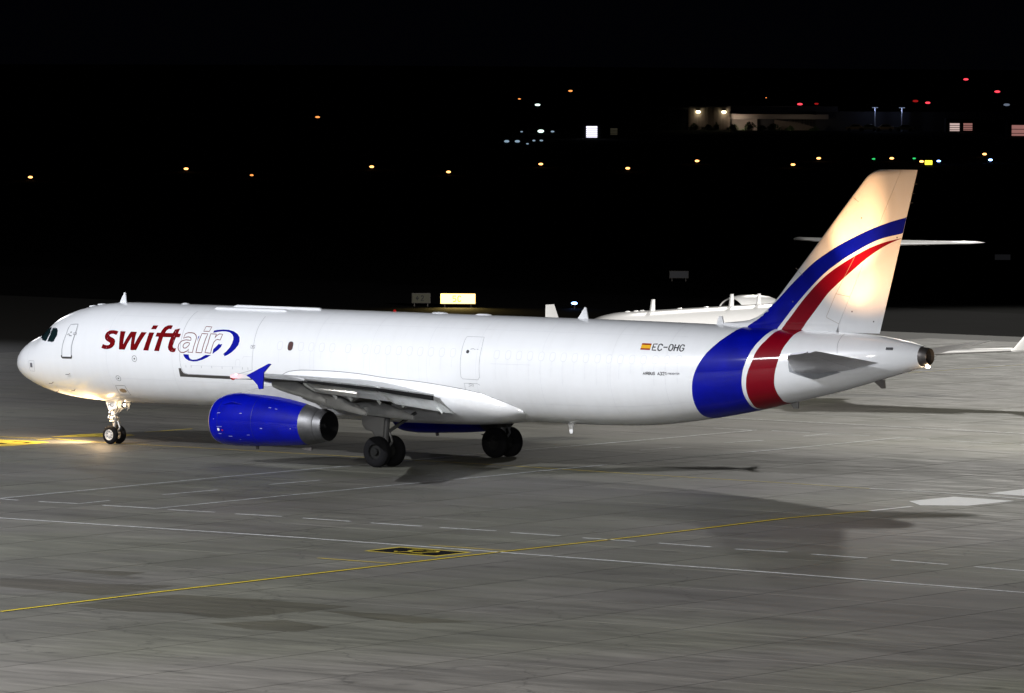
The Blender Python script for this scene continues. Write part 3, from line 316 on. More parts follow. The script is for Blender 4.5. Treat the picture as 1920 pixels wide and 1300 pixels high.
# ================================================================== GROUND
E1 = Vector((math.cos(R(-3.5)), math.sin(R(-3.5)))); E2 = Vector((math.cos(R(93.2)), math.sin(R(93.2))))
def concrete(name, base, zone=True):
    m = bpy.data.materials.new(name); m.use_nodes = True; nt = m.node_tree; b = nt.nodes['Principled BSDF']; L = nt.links; N = nt.nodes.new
    geo = N('ShaderNodeNewGeometry')
    def mth(op, a, c=None, d=None):
        n = N('ShaderNodeMath'); n.operation = op
        for i, q in enumerate((a, c, d)):
            if q is None: continue
            if isinstance(q, (int, float)): n.inputs[i].default_value = q
            else: L.new(q, n.inputs[i])
        return n.outputs[0]
    sp = N('ShaderNodeSeparateXYZ'); L.new(geo.outputs['Position'], sp.inputs[0]); X, Yv = sp.outputs[0], sp.outputs[1]
    det = E1.x*E2.y-E1.y*E2.x
    u = mth('DIVIDE', mth('SUBTRACT', mth('MULTIPLY', X, E2.y), mth('MULTIPLY', Yv, E2.x)), det*SU)
    v = mth('DIVIDE', mth('SUBTRACT', mth('MULTIPLY', Yv, E1.x), mth('MULTIPLY', X, E1.y)), det*SV)
    cb = N('ShaderNodeCombineXYZ'); L.new(mth('FLOOR', u), cb.inputs[0]); L.new(mth('FLOOR', v), cb.inputs[1])
    wn = N('ShaderNodeTexWhiteNoise'); wn.noise_dimensions = '2D'; L.new(cb.outputs[0], wn.inputs['Vector'])
    def noise(scale, det_, mapping=None, rough=.55):
        n = N('ShaderNodeTexNoise'); n.inputs['Scale'].default_value = scale; n.inputs['Detail'].default_value = det_; n.inputs['Roughness'].default_value = rough
        if mapping:
            mp = N('ShaderNodeMapping'); mp.inputs['Scale'].default_value = mapping[0]; mp.inputs['Rotation'].default_value = (0, 0, mapping[1]); L.new(geo.outputs['Position'], mp.inputs[0]); L.new(mp.outputs[0], n.inputs[0])
        else: L.new(geo.outputs['Position'], n.inputs[0])
        return n.outputs['Fac']
    big = noise(.035, 5); mid = noise(.45, 8, ((.30, 1, 1), R(-36))); fine = noise(2.2, 9, ((.16, 1, 1), R(-36)), .65)
    tyre = noise(.5, 6, ((.05, 1.2, 1), R(3.5)))
    def rng(x, a, c, lo, hi):
        n = N('ShaderNodeMapRange'); n.inputs['From Min'].default_value = a; n.inputs['From Max'].default_value = c; n.inputs['To Min'].default_value = lo; n.inputs['To Max'].default_value = hi; L.new(x, n.inputs['Value']); return n.outputs[0]
    f = mth('MULTIPLY', rng(big, .35, .65, .78, 1.15), rng(mid, .3, .7, .76, 1.18))
    f = mth('MULTIPLY', f, rng(fine, .3, .7, .72, 1.22))
    f = mth('MULTIPLY', f, rng(wn.outputs['Value'], 0, 1, .90, 1.07))
    f = mth('MULTIPLY', f, rng(tyre, .54, .72, 1, .62))
    vo = N('ShaderNodeTexVoronoi'); vo.inputs['Scale'].default_value = .42; L.new(geo.outputs['Position'], vo.inputs['Vector'])
    f = mth('MULTIPLY', f, rng(mth('ADD', vo.outputs['Distance'], mth('MULTIPLY', noise(3.5, 4), .12)), .10, .22, .62, 1))      # oil drips
    vc = N('ShaderNodeTexVoronoi'); vc.feature = 'DISTANCE_TO_EDGE'; vc.inputs['Scale'].default_value = .075
    vm = N('ShaderNodeVectorMath'); vm.operation = 'ADD'; nz = N('ShaderNodeTexNoise'); nz.inputs['Scale'].default_value = .4; nz.inputs['Detail'].default_value = 6; L.new(geo.outputs['Position'], nz.inputs[0]); vs = N('ShaderNodeVectorMath'); vs.operation = 'SCALE'; vs.inputs['Scale'].default_value = 3.0; L.new(nz.outputs['Color'], vs.inputs[0]); L.new(geo.outputs['Position'], vm.inputs[0]); L.new(vs.outputs[0], vm.inputs[1]); L.new(vm.outputs[0], vc.inputs['Vector'])
    f = mth('MULTIPLY', f, rng(vc.outputs['Distance'], 0, .004, .55, 1))      # cracks
    mx = N('ShaderNodeMix'); mx.data_type = 'RGBA'; mx.blend_type = 'MULTIPLY'; mx.inputs[0].default_value = 1
    cr = N('ShaderNodeMix'); cr.data_type = 'RGBA'; L.new(rng(noise(.06, 4), .4, .6, 0, 1), cr.inputs[0]); cr.inputs[6].default_value = (*base, 1); cr.inputs[7].default_value = (base[0]*.95, base[1]*1.0, base[2]*.88, 1)
    L.new(cr.outputs[2], mx.inputs[6]); L.new(f, mx.inputs[7]); L.new(mx.outputs[2], b.inputs['Base Color'])
    b.inputs['Roughness'].default_value = .62; L.new(rng(fine, .3, .7, .48, .72), b.inputs['Roughness'])
    bp = N('ShaderNodeBump'); bp.inputs['Strength'].default_value = .35; bp.inputs['Distance'].default_value = .02; L.new(noise(9, 6), bp.inputs['Height']); L.new(bp.outputs[0], b.inputs['Normal'])
    return m
SU, SV = 4.25, 5.4
CONC = concrete('apron_concrete', (.120, .113, .103))
JOINT = mat('joint_sealant', (.035, .034, .033), .7)
GRASS = mat('dark_grass', (.010, .011, .010), .95, spec=.05, noise=.4, nscale=.4)
def sheet(name, poly, z, m, **kw):
    o = mesh(name, [(x, y, z) for x, y in poly], [tuple(range(len(poly)))], m)
    if o.data.polygons[0].normal.z < 0: o.data.flip_normals()
    return tag(o, **kw)
sheet('grass_field', [(-4000, -1000), (3000, -1000), (3000, 5000), (-4000, 5000)], -.10, GRASS, kind='structure', label='dark grass field stretching from the lit apron to the far airport buildings')
def lat(u, v): p = E1*(u*SU)+E2*(v*SV); return p
def ppx(x, y, z=0):
    d = Vector((x, y, z))-CAM; w = d.dot(fw); return 960+FPX*d.dot(r2)/w, 650-FPX*d.dot(u2)/w, w
cells = []; far_cells = []
for i in range(-24, 34):
    for j in range(-17, 21):
        c = lat(i+.5, j+.5); px, py, w = ppx(c.x, c.y)
        if c.x < -50 or c.y > 104 or c.y < -80 or c.y > 104+(c.x+20)*1.25: continue
        if w < 120: continue
        if -160 < px < 2080 and py < 1360: cells.append((w, i, j))
        elif -900 < px < 2900 and py < 2200: far_cells.append((i, j))
cells.sort(); near = [(i, j) for _, i, j in cells[:300]]; rest = [(i, j) for _, i, j in cells[300:]]+far_cells
sheet('taxiway', [(-260, 20), (40, 20), (40, 118), (-50, 140), (-260, 180)], -.06, mat('taxiway_asphalt_fade', (.012, .012, .014), .95, noise=.35, nscale=.2, spec=.08), kind='structure', label='asphalt taxiway beyond the concrete apron, darkened for the fading floodlight')  # asphalt sheet added dark so the floodlit apron fades out
ap = empty('apron', (0, 0, 0)); tag(ap, kind='structure', label='concrete airport apron of large pale slabs with sealed joints')
lo, hi = lat(-26, -19), lat(36, 23)
sheet('joint_bed', [lat(-25, -18), lat(35, -18), lat(35, 20), lat(-25, 20)], -.005, JOINT).parent = ap
G = .028
def slab_geo(mb, i, j, origin=(0, 0)):
    q = [lat(i, j)+E1*G+E2*G, lat(i+1, j)-E1*G+E2*G, lat(i+1, j+1)-E1*G-E2*G, lat(i, j+1)+E1*G-E2*G]
    q = [(a.x-origin[0], a.y-origin[1]) for a in q]
    mb.add([(x, y, 0) for x, y in q]+[(x, y, -.03) for x, y in q], [(0, 1, 2, 3), (0, 4, 5, 1), (1, 5, 6, 2), (2, 6, 7, 3), (3, 7, 4, 0)])
sm = MB(); slab_geo(sm, 0, 0); proto = sm.build('concrete_slab', CONC, ap)
for k, (i, j) in enumerate(near):
    o = proto if k == 0 else proto.copy()
    if k: col.objects.link(o)
    p = lat(i, j); o.location = (p.x, p.y, 0); o.parent = ap
fm_ = MB()
for i, j in rest: slab_geo(fm_, i, j)
fo = fm_.build('far_slabs', CONC, ap); fo['kind'] = 'stuff'

def wear(name, colr, lowc, a=.42, b_=.62, sc=3.0):
    m = mat(name, colr, .6); nt = m.node_tree; b = nt.nodes['Principled BSDF']; geo = nt.nodes.new('ShaderNodeNewGeometry')
    n = nt.nodes.new('ShaderNodeTexNoise'); n.inputs['Scale'].default_value = sc; n.inputs['Detail'].default_value = 8; n.inputs['Roughness'].default_value = .7; nt.links.new(geo.outputs['Position'], n.inputs[0])
    mr = nt.nodes.new('ShaderNodeMapRange'); mr.inputs['From Min'].default_value = a; mr.inputs['From Max'].default_value = b_; nt.links.new(n.outputs['Fac'], mr.inputs['Value'])
    mx = nt.nodes.new('ShaderNodeMix'); mx.data_type = 'RGBA'; nt.links.new(mr.outputs[0], mx.inputs[0]); mx.inputs[6].default_value = (*colr, 1); mx.inputs[7].default_value = (*lowc, 1)
    nt.links.new(mx.outputs[2], b.inputs['Base Color']); return m
MW = wear('marking_white_paint', (.80, .81, .82), (.42, .42, .42)); MWF = wear('marking_white_faded', (.58, .60, .62), (.30, .30, .29)); MWB = wear('marking_white_fresh', (.82, .82, .80), (.62, .62, .60), .5, .8)

MY = wear('marking_yellow_paint', (.62, .46, .03), (.40, .33, .08)); MYB = wear('marking_yellow_fresh', (.58, .44, .02), (.42, .34, .04), .45, .75); MK = mat('marking_black_paint', (.008, .008, .010), .95, spec=.02)
UPZ = Vector((0, 0, 1))
def gline(name, lines, w, m, z=.004, label=None):
    o = strokes(name, lines, w, m, None, fn=lambda u, v: Vector((u, v, z)), outward=UPZ)
    return tag(o, kind='structure', label=label)
D = DATA
gline('taxi_line_edging', [D['L1']], .34, MK, .004, 'black edging under the long yellow taxi line crossing the foreground')
gline('taxi_line', [D['L1']], .17, MYB, .008, 'long yellow taxi line with black edging crossing the foreground')
gline('taxi_line', [D['L1w']], .17, MWB, .008, 'white end of the yellow taxi line beside the white hexagon')
gline('taxi_line', [D['L2']], .13, MY, .008, 'thin yellow taxi line running under the airliner')
gline('taxi_line', [D['L2w']], .16, MWB, .008, 'white part of the taxi line running past the white hexagon')
gline('edge_line', [D['L3']], .15, MW, .008, 'long unbroken white line across the foreground')
gline('dashed_line', D['dash'], .15, MW, .008, 'dashed white line running beside the unbroken foreground line')
gline('edge_line', [D['L5a']], .13, MWF, .008, 'faded white line passing between the two main wheel pairs')
gline('edge_line', [D['L5b']], .13, MWF, .012, 'faded white line passing behind the near main wheels')
gline('dashed_line', D['dash2'], .13, MWF, .008, 'faded white dashes between the two faded cross lines')
gline('edge_line', [D['L6']], .13, MW, .008, 'white line on the apron under the tail of the airliner')
gline('dashed_line', D['dash3'], .13, MWF, .008, 'white dashes beside the line under the tail')
gline('taxi_line', [D['far'][0], D['far'][2]], .16, MY, .008, 'yellow line on the apron behind the tail cone')
gline('edge_line', [D['far'][1]], .13, MW, .008, 'white line on the apron behind the tail cone')
gline('stand_line', D['ya'], .13, MY, .012, 'two short yellow lines beside the black number panel')
sheet('hexagon_marking', D['hex'], .006, MWB, kind='structure', label='solid white hexagon painted on the apron at the right')
sheet('hexagon_marking', D['hex2'], .006, MWB, kind='structure', label='solid white hexagon cut by the right edge of the picture')
sheet('number_panel_border', D['b32'], .005, MYB, kind='structure', label='yellow border of the black stand number panel')
sheet('number_panel', D['s32'], .009, MK, kind='structure', label='black painted panel reading 32 in the foreground')
p0, p1, p2, p3 = [Vector(a) for a in D['s32']]
def panel_fn(u, v, z=.013):   # u along the panel, v across
    q = p0.lerp(p3, u).lerp(p1.lerp(p2, u), v); return Vector((q.x, q.y, z))
n32 = strokes('stand_number', text_lines('3', .27, .20, .17, .60, .0)+text_lines('2', .55, .20, .17, .60, .0), .052, MYB, None, fn=panel_fn, outward=UPZ); tag(n32, kind='structure', label='yellow number 32 painted on the black panel')
for q, lb in zip(D['ydk'], ('yellow painted panel ahead of the nose wheels at the left edge', 'yellow painted panel beside the nose wheels')): sheet('yellow_panel', q, .006, MYB, kind='structure', label=lb)
gline('stand_line', D['ydk_l'], .16, MYB, .010, 'yellow guide lines meeting at the nose wheels')
q0, q1 = Vector(D['ydk'][0][3]), Vector(D['ydk'][0][0])
strokes('panel_number', [[(1.0, -1.6), (1.9, -1.5), (1.9, -2.0)], [(.6, -2.6), (1.6, -2.8), (1.5, -3.4)]], .22, MK, None, fn=lambda u, v: Vector((u, v, .010)), outward=UPZ)['kind'] = 'structure'
strokes('panel_number', [[(.5, 3.0), (1.3, 3.2), (1.2, 3.7)], [(.4, 4.3), (1.2, 4.4)]], .16, MK, None, fn=lambda u, v: Vector((u, v, .010)), outward=UPZ)['kind'] = 'structure'
PATCH = concrete('stained_concrete', (.070, .063, .050))
for k, q in enumerate(D['patch']):
    sheet('stained_patch', q, .0012+.0004*k, PATCH, kind='structure', label='brown stained patch of concrete in the left foreground, number from the left edge'.replace(', number from the left edge', ''))

# ================================================================== AIRLINER
air = empty('airliner', (22, 0, 0), label='large white cargo airliner with blue and red tail bands taxiing across the apron', cat='airplane')
off0 = Vector((22, 0, 0))
class _P:    # parts are modelled in world coordinates, then hung under the root without moving
    pass
parts_root = air
def adopt(o):
    o.matrix_parent_inverse = Matrix.Translation(-off0); return o
ring_n = 96
xs = [0.0, .02, .05, .1, .17, .25, .35, .48, .65, .82, 1.0, 1.2, 1.4, 1.6, 1.8, 1.95, 2.1, 2.3, 2.5, 2.75, 3.0, 3.3, 3.6, 4.0, 4.4, 4.8, 5.2, 5.7, 6.2, 7.0]
xs += [7+i*1.1 for i in range(1, 21)]+[29.5+i*.5 for i in range(0, 29)]+[43.9, 44.1, 44.25]
xs = sorted(set(round(x, 3) for x in xs))
rings = []
for x in xs:
    hw, zm, t, b = f_hw(x), f_zm(x), f_top(x), f_bot(x)
    rg = []
    for i in range(ring_n):
        a = 2*math.pi*i/ring_n; s = math.sin(a)
        rg.append((x, hw*math.cos(a), zm+(t-zm if s >= 0 else zm-b)*s))
    rings.append(rg)
mb = MB().loft(rings); fusel = mb.build('fuselage', WHITE, air, True)
# cockpit glass
SIDES = (-1, 1)
for sd in SIDES:
    for key in ('cw1', 'cw2'):
        w = decal('cockpit_window', [D[key]], GLASS, air, .006, side=sd, dv=.08, du=.12)
        strokes('window_frame', [D[key]], .025, GREYM, w, .007, sd, closed=True)
    fr = [(1.72, 2.25), (2.28, 2.15), (2.28, 2.95), (1.72, 3.15)]
    decal('windshield', [fr], GLASS, air, .006, side=sd, dv=.08, du=.12)
# doors, hatches and skin marks on the port side
door = decal('cabin_door', [D['door']], WHITE, air, .006)
strokes('door_frame', [D['door']], .045, SEAM, door, .009, closed=True)
decal('scuff_plate', [D['sill']], SILL, door, .012)
strokes('door_marking', D['doormark'], .03, BLACK, door, .010); strokes('door_latch', [D['doorbox']], .022, GREYM, door, .010, closed=True)
h = strokes('service_hatch', [D['hatch']], .02, SEAM, air, closed=True); decal('hatch_slot', [D['slot']], GREYM, h, .008)
h = strokes('lower_hatch', [D['hatch2']], .02, GREYM, air, closed=True); decal('hatch_window', [D['oval']], mat('hatch_brown', (.20, .13, .07), .5), h, .008)
def circ(c, r, n=18): return [(c[0]+r*math.cos(2*math.pi*i/n), c[1]+r*math.sin(2*math.pi*i/n)) for i in range(n)]
for k in ('port1', 'port2'):
    s = strokes('static_port', [circ(D[k], .12)], .018, GREYM, air, closed=True); decal('port_disc', [circ(D[k], .035, 10)], BLACK, s, .008)
for x, s in D['pitots']:
    a = fusv(x, s); b2 = fusv(x, s, .09); MB().tube(a, b2, .012, n=6).tube(b2, b2+Vector((-.16, 0, 0)), .012, n=6).build('pitot_probe', DMETAL, air)
cd_ = strokes('cargo_door', [D['cdl']+[D['cds'][5]]+[D['cdr'][6]]+D['cdr'][::-1][1:]], .016, SEAM, air); [strokes('door_placard', [q], .018, SEAM, cd_) for q in D['ticks']]
decal('cargo_sill', [D['cds']], SILL, cd_, .010); strokes('hinge_line', [D['cdline']], .012, SEAML, cd_); strokes('latch_box', [D['lock']], .022, GREYM, cd_, closed=True)
decal('latch_plate', [circ(((D['lock'][0][0]+D['lock'][2][0])/2, (D['lock'][0][1]+D['lock'][2][1])/2), .03, 8)], GREYM, cd_, .008)
[strokes('access_panel', [q], .014, SEAML, cd_) for q in (D['dhatch'], D['dhatch2'])]
for s0, x0, x1 in ((2.93, 11.6, 16.05), (2.55, 10.9, 14.6)):       # hinge fairings of the main cargo door
    rg = []
    for x in (x0, x0+.12, x1-.12, x1):
        e = .02 if x in (x0, x1) else .075
        rg.append([fusv(x, s0-.07, -.01), fusv(x, s0-.05, e), fusv(x, s0+.05, e), fusv(x, s0+.07, -.01)])
    MB().loft(rg).build('hinge_fairing', WHITE, cd_)
d3 = strokes('rear_door', [D['door3']], .016, SEAM, air, closed=True); decal('door_window', [circ(D['d3win'], .075)], BLACK, d3, .008)
strokes('door_marking', D['d3mark'], .016, GREYM, d3); [strokes('access_panel', [q], .016, SEAM, air) for q in D['below3']]; strokes('door_emblem', [D['emb']], .016, GREYM, air)
[strokes('skin_seam', [q], .012, SEAML, air) for q in D['faint']]
for x in (6.3, 9.75, 17.0, 19.8, 22.6, 25.0, 28.1, 31.4, 33.9):
    strokes('skin_seam', [[(x, s/10) for s in range(-28, 31, 2)]], .008, SEAML, air)
strokes('skin_seam', [D['seam']], .016, SEAM, air)
for sv, xa, xb in ((1.75, 6.4, 34.5), (-1.05, 6.4, 14.8), (-1.35, 26.9, 35.0), (2.45, 16.4, 35.0)):
    strokes('lap_joint', [[(xa+(xb-xa)*k/40, sv) for k in range(41)]], .007, SEAML, air)
nose_seam = strokes('radome_seam', [[(1.45+.0*s, s/10) for s in range(-30, 31, 2)]], .010, SEAML, air)
# blanked cabin windows: each plug stands 3 mm proud with its sealed edge
def oval(x, s, a, b, sk=.25, n=20):
    out = []
    for i in range(n):
        t = 2*math.pi*i/n; c, sn = math.cos(t), math.sin(t)
        cx = a*math.copysign(abs(c)**.75, c); cy = b*math.copysign(abs(sn)**.62, sn)
        out.append((x+cx, s+cy))
    return out
for k, x in enumerate(D['win']):
    s = D['winS']
    if k == 1:
        w = decal('cabin_window', [oval(x, s, .12, .18)], BLIND, air, .006); w['label'] = 'open cabin window with dark red blind'
        strokes('window_seal', [oval(x, s, .125, .185)], .02, GREYM, w, .008, closed=True); continue
    w = decal('window_plug', [oval(x, s, .125, .18)], WHITE, air, .004)
    strokes('plug_seal', [oval(x, s, .125, .18)], .015, SEAML, w, .006, closed=True)
    ln = .25+.85*random.random()
    strokes('rain_streak', [[(x-.01, s-.19), (x-.02, s-.19-ln)]], .022+.03*random.random(), STREAK, w, .005)
# titles
title = empty('airline_title'); title.parent = air
for k, nm in (('s', 'letter_s'), ('w', 'letter_w'), ('ft', 'letters_ft')): decal(nm, [D[k]], DRED, title)
decal('letter_i', [D['i1'], D['i2']], DRED, title)
for k in ('ring', 'ring2', 'ring3', 'ring4'): decal('blue_ring', [D[k]], BLUE, title)
strokes('outlined_letter_a', [D['a'], D['a2']], .034, DRED, title, .006, closed=True); strokes('outlined_letter_i', [D['j1'], D['j2']], .034, DRED, title, .006, closed=True)
strokes('outlined_letter_r', [D['r']], .034, DRED, title, .006, closed=True)
fl = empty('spanish_flag'); fl.parent = air
decal('red_stripe', [D['flagr1']], FRED, fl); decal('red_stripe', [D['flagr2']], FRED, fl); decal('yellow_stripe', [D['flagy']], YEL, fl)
strokes('registration', D['reg'], .054, BLACK, air, .006)
t0 = D['txt0']
def tsize(a, b, n, h): return (b[0]-a[0])/n
strokes('type_lettering', text_lines('AIRBUS', t0[0][0], t0[0][1], .075, .105, .026, -.03), .028, BLACK, air, .006)
strokes('type_lettering', text_lines('A321', t0[2][0]+.03, t0[2][1], .085, .115, .026, -.03), .034, BLACK, air, .006)
strokes('type_lettering', text_lines('FREIGHTER', t0[4][0]+.02, t0[4][1], .045, .062, .017, -.03), .018, GREYM, air, .006)
# livery bands round the rear fuselage
def curve(pts, key=0):
    pts = sorted([(p[1], p[0]) for p in pts]); return pchip([a for a, _ in pts], [b for _, b in pts]), pts
def ext(pts, top, bot):
    pts = sorted([list(p) for p in pts], key=lambda p: p[1]); lo_, hi_ = pts[0], pts[-1]
    return [[bot, -SR*math.pi/2-.001]]+[p for p in pts if -3.1 < p[1] < 3.1]+[[top, SR*math.pi/2+.001]]
def band(name, l, r, m):
    cl, _ = curve(l); cr_, _ = curve(r); V = []; F = []; nu = 18; S = [-SR*math.pi/2+SR*math.pi*i/70 for i in range(71)]
    for sd in SIDES:
        base = len(V)
        for s in S:
            a, b = cl(s), cr_(s)
            for k in range(nu+1): V.append(fus(a+(b-a)*k/nu, s, .004, sd))
        for i in range(70):
            for k in range(nu):
                q = base+i*(nu+1)+k; f = (q, q+1, q+nu+2, q+nu+1); F.append(f if sd < 0 else f[::-1])
    return mesh(name, V, F, m, air, True)
band('blue_band', ext(D['Bbl'], 36.47, 35.05), ext(D['Bbr'], 37.90, 37.15), BLUE)
band('red_band', ext(D['Brl'], 38.16, 37.26), ext(D['Brr'], 39.12, 38.50), RED)
# exhaust cone of the auxiliary power unit
MB().rev((44.25, 0, 4.87), (1, 0, -.0), [(0, .37), (.10, .355), (.30, .325), (.33, .30), (.20, .28)], 40).build('exhaust_cone', DMETAL, air, True)
MB().rev((44.25, 0, 4.87), (1, 0, 0), [(.20, .28), (-.3, .2), (-.3, .001)], 40).build('exhaust_bore', DARK, air, True)
# tail navigation light
MB().loft(sphere_rings((44.55, -.10, 4.50), .10, .05, .05)).build('tail_light', E_WARM, air)
point('tail_lamp', (44.82, -.08, 4.42), 9, (1, .6, .3), .04)
vt = decal('tail_vent', [D['vent']], SEAM, air, .006)
for k in range(6):
    a, b = D['vent'][0], D['vent'][2]; u = a[0]+(b[0]-a[0])*(k+.5)/6
    strokes('vent_slot', [[(u, a[1]), (u, b[1])]], .035, DARK, vt, .009)
decal('stabilizer_plate', [D['plate']], PLATE, air, .005)
decal('stabilizer_plate', [[(38.9, .55), (38.95, -.30), (39.9, -1.03), (40.1, -1.05), (41.3, -.8), (42.2, .3), (42.2, .6)]], PLATE, air, .005, side=1)
# small aerials and fairings on the roof and under the belly
def blade(x0, x1, xt0, xt1, z0, z1, nm='blade_antenna', m=WHITE, th=.035):
    MB().prism([(x0, z0), (xt0, z1), (xt1, z1), (x1, z0)], -th, th).build(nm, m, air, False, .02)
blade(5.29, 5.72, 5.58, 5.66, 5.68, 6.20); blade(28.42, 28.95, 28.76, 28.84, 5.78, 6.26); blade(34.95, 35.30, 35.06, 35.22, 5.76, 6.10)
blade(28.0, 28.28, 28.10, 28.24, 1.78, 1.36); blade(38.3, 38.75, 38.5, 38.72, 3.0, 2.72, 'blade_antenna', GEARG); blade(42.0, 42.6, 42.45, 42.62, 3.95, 3.62, 'drain_mast', DMETAL)
for x, l in ((3.95, .22), (4.4, .22), (8.82, .18), (21.75, .40), (23.88, .40)):
    MB().loft(sphere_rings((x, 0, f_top(x)), l, .16, .055)).build('roof_fairing', WHITE, air, True)
for x in (17.75, ): MB().loft(sphere_rings((19.5, 0, 5.84), .07, .05, .06)).build('beacon_light', E_RDIM, air)

# ------------------------------------------------------------------ fin and rudder
finLE = pchip([5.4, 5.86, 5.90, 5.98, 6.09, 6.29, 6.64, 7.63, 9.30, 10.64, 11.30, 11.50, 11.64, 11.73, 11.76], [34.9, 35.3, 35.75, 36.40, 36.75, 37.13, 37.53, 38.41, 39.84, 40.98, 41.56, 41.74, 41.94, 42.15, 42.33])
finTE = lambda z: 42.33+(z-5.6)*(43.97-42.33)/(11.79-5.6)
hinge = lambda z: 40.60+(z-5.9)*(43.25-40.60)/(11.70-5.9)
def foil(s): return 5*(.2969*math.sqrt(max(s, 0))-.1260*s-.3516*s*s+.2843*s**3-.1036*s**4)
def fin_y(x, z):
    a, b = finLE(z), finTE(z); c = b-a; s = min(max((x-a)/c, 0), 1); cc = min(c, 6.0)
    return .105*cc*foil(s)*(1 if z < 11.5 else max(.15, math.sqrt(max(0, 1-((z-11.5)/.3)**2))))
def vloft(name, fa, fb, zs, m, n=26, fy=fin_y, close=.0):
    rg = []
    for z in zs:
        a, b = fa(z), fb(z); L = []
        ss = [.5-.5*math.cos(math.pi*i/n) for i in range(n+1)]
        for s in ss: L.append((a+(b-a)*s, -fy(a+(b-a)*s, z), z))
        for s in ss[::-1][1:-1]: L.append((a+(b-a)*s, fy(a+(b-a)*s, z), z))
        rg.append(L)
    return MB().loft(rg).build(name, m, air, True)
zs = [5.5, 5.7, 5.86, 5.9, 5.95, 6.0, 6.1, 6.25, 6.45, 6.7, 7.0, 7.4]+[7.8+i*.4 for i in range(9)]+[11.25, 11.4, 11.5, 11.58, 11.64, 11.70, 11.74, 11.77]
fin = vloft('tail_fin', finLE, hinge, zs, WHITE)
rud = vloft('rudder', lambda z: max(hinge(z), 40.6)+.014, finTE, [5.66]+[z for z in zs if z > 5.8], WHITE, 16); rud.parent = fin
def fin_band(name, U, Lw, m, zlo):
    pu = sorted([(p[1], p[0]) for p in U]); pl = sorted([(p[1], p[0]) for p in Lw])
    def fit_(pp):
        a = [pp[0]]
        for q in pp[1:]:
            if q[0] > a[-1][0]+.02: a.append(q)
        return pchip([q[0] for q in a], [q[1] for q in a]), a[-1][0]
    fu_, zu = fit_(pu); fl_, zl = fit_(pl); V = []; F = []; nu = 16; nz = 110
    ztop = max(zu, zl)+.0
    for sd in SIDES:
        base = len(V)
        for i in range(nz+1):
            z = zlo+(ztop-zlo)*i/nz; a = fu_(z); b = min(fl_(z) if z < zl else 99, finTE(z)-.004)
            a = min(a, b)
            for k in range(nu+1):
                x = a+(b-a)*k/nu; V.append((x, sd*(fin_y(x, z)+.004), z))
        for i in range(nz):
            for k in range(nu):
                q = base+i*(nu+1)+k; f = (q, q+1, q+nu+2, q+nu+1); F.append(f if sd < 0 else f[::-1])
    return mesh(name, V, F, m, fin, True)
fb1 = fin_band('blue_band', D['Fbu'], D['Fbl'], BLUE, 5.66); fb2 = fin_band('red_band', D['Fru'], D['Frl'], RED, 5.66)
FN = lambda sd, off: (lambda u, v: Vector((u, sd*(fin_y(u, v)+off), v)))
for sd in SIDES:
    strokes('fin_seam', [[(40.12, 6.2), (40.12, 6.26), (40.49, 7.05), (41.43, 8.70)], [(40.12, 6.2), (40.64, 5.98)], [(40.5, 7.1), (41.1, 7.0)], [(38.55, 8.0), (39.0, 7.75)], [(41.1, 10.75), (41.45, 10.55)]], .012, SEAMF, fin, side=sd, fn=FN(sd, .006))
    for x, z in ((41.2, 6.45), (42.1, 6.1), (38.6, 6.75), (41.6, 9.95), (43.1, 9.25)): decal('fin_bolt', [circ((x, z), .03, 8)], GREYM, fin, fn=FN(sd, .006), side=sd)
for z in (11.25, 10.9, 10.55): MB().tube((finTE(z)-.02, 0, z), (finTE(z)+.13, 0, z), .012, .004, 6).build('static_wick', GREYM, fin)
# root fillet
rg = []
for x, w, zt in ((35.2, .04, 5.83), (36.2, .20, 5.90), (37.2, .36, 5.93), (38.5, .44, 5.93), (40, .42, 5.90), (41.2, .30, 5.82), (42.2, .10, 5.62)):
    rg.append([(x, -w-.30, f_top(x)-.10-w*.12), (x, -w, f_top(x)+.0), (x, -max(.02, fin_y(x, zt)-.02), zt+.08), (x, max(.02, fin_y(x, zt)-.02), zt+.08), (x, w, f_top(x)+.0), (x, w+.30, f_top(x)-.10-w*.12)])
# ------------------------------------------------------------------ flying surfaces
def surf_ring(le, te, z0, z1, y, thick, s0=0., s1=1., n=16, camber=.015, bump=0):
    L = []; c = te-le; ss = [s0+(s1-s0)*(.5-.5*math.cos(math.pi*i/n)) for i in range(n+1)]
    def P_(s, k):
        zc = z0+(z1-z0)*s+camber*c*4*s*(1-s); return (le+c*s, y, zc+k*thick*c*foil(s))
    return [P_(s, 1) for s in ss]+[P_(s, -1) for s in ss[::-1][(1 if s1 == 1. else 0):(-1 if s0 == 0. else None)]]
def interp(tab, y):
    for a, b in zip(tab, tab[1:]):
        if a[0] <= y <= b[0]:
            t = (y-a[0])/(b[0]-a[0]); return [p+(q-p)*t for p, q in zip(a, b)]
    return tab[-1] if y > tab[-1][0] else tab[0]
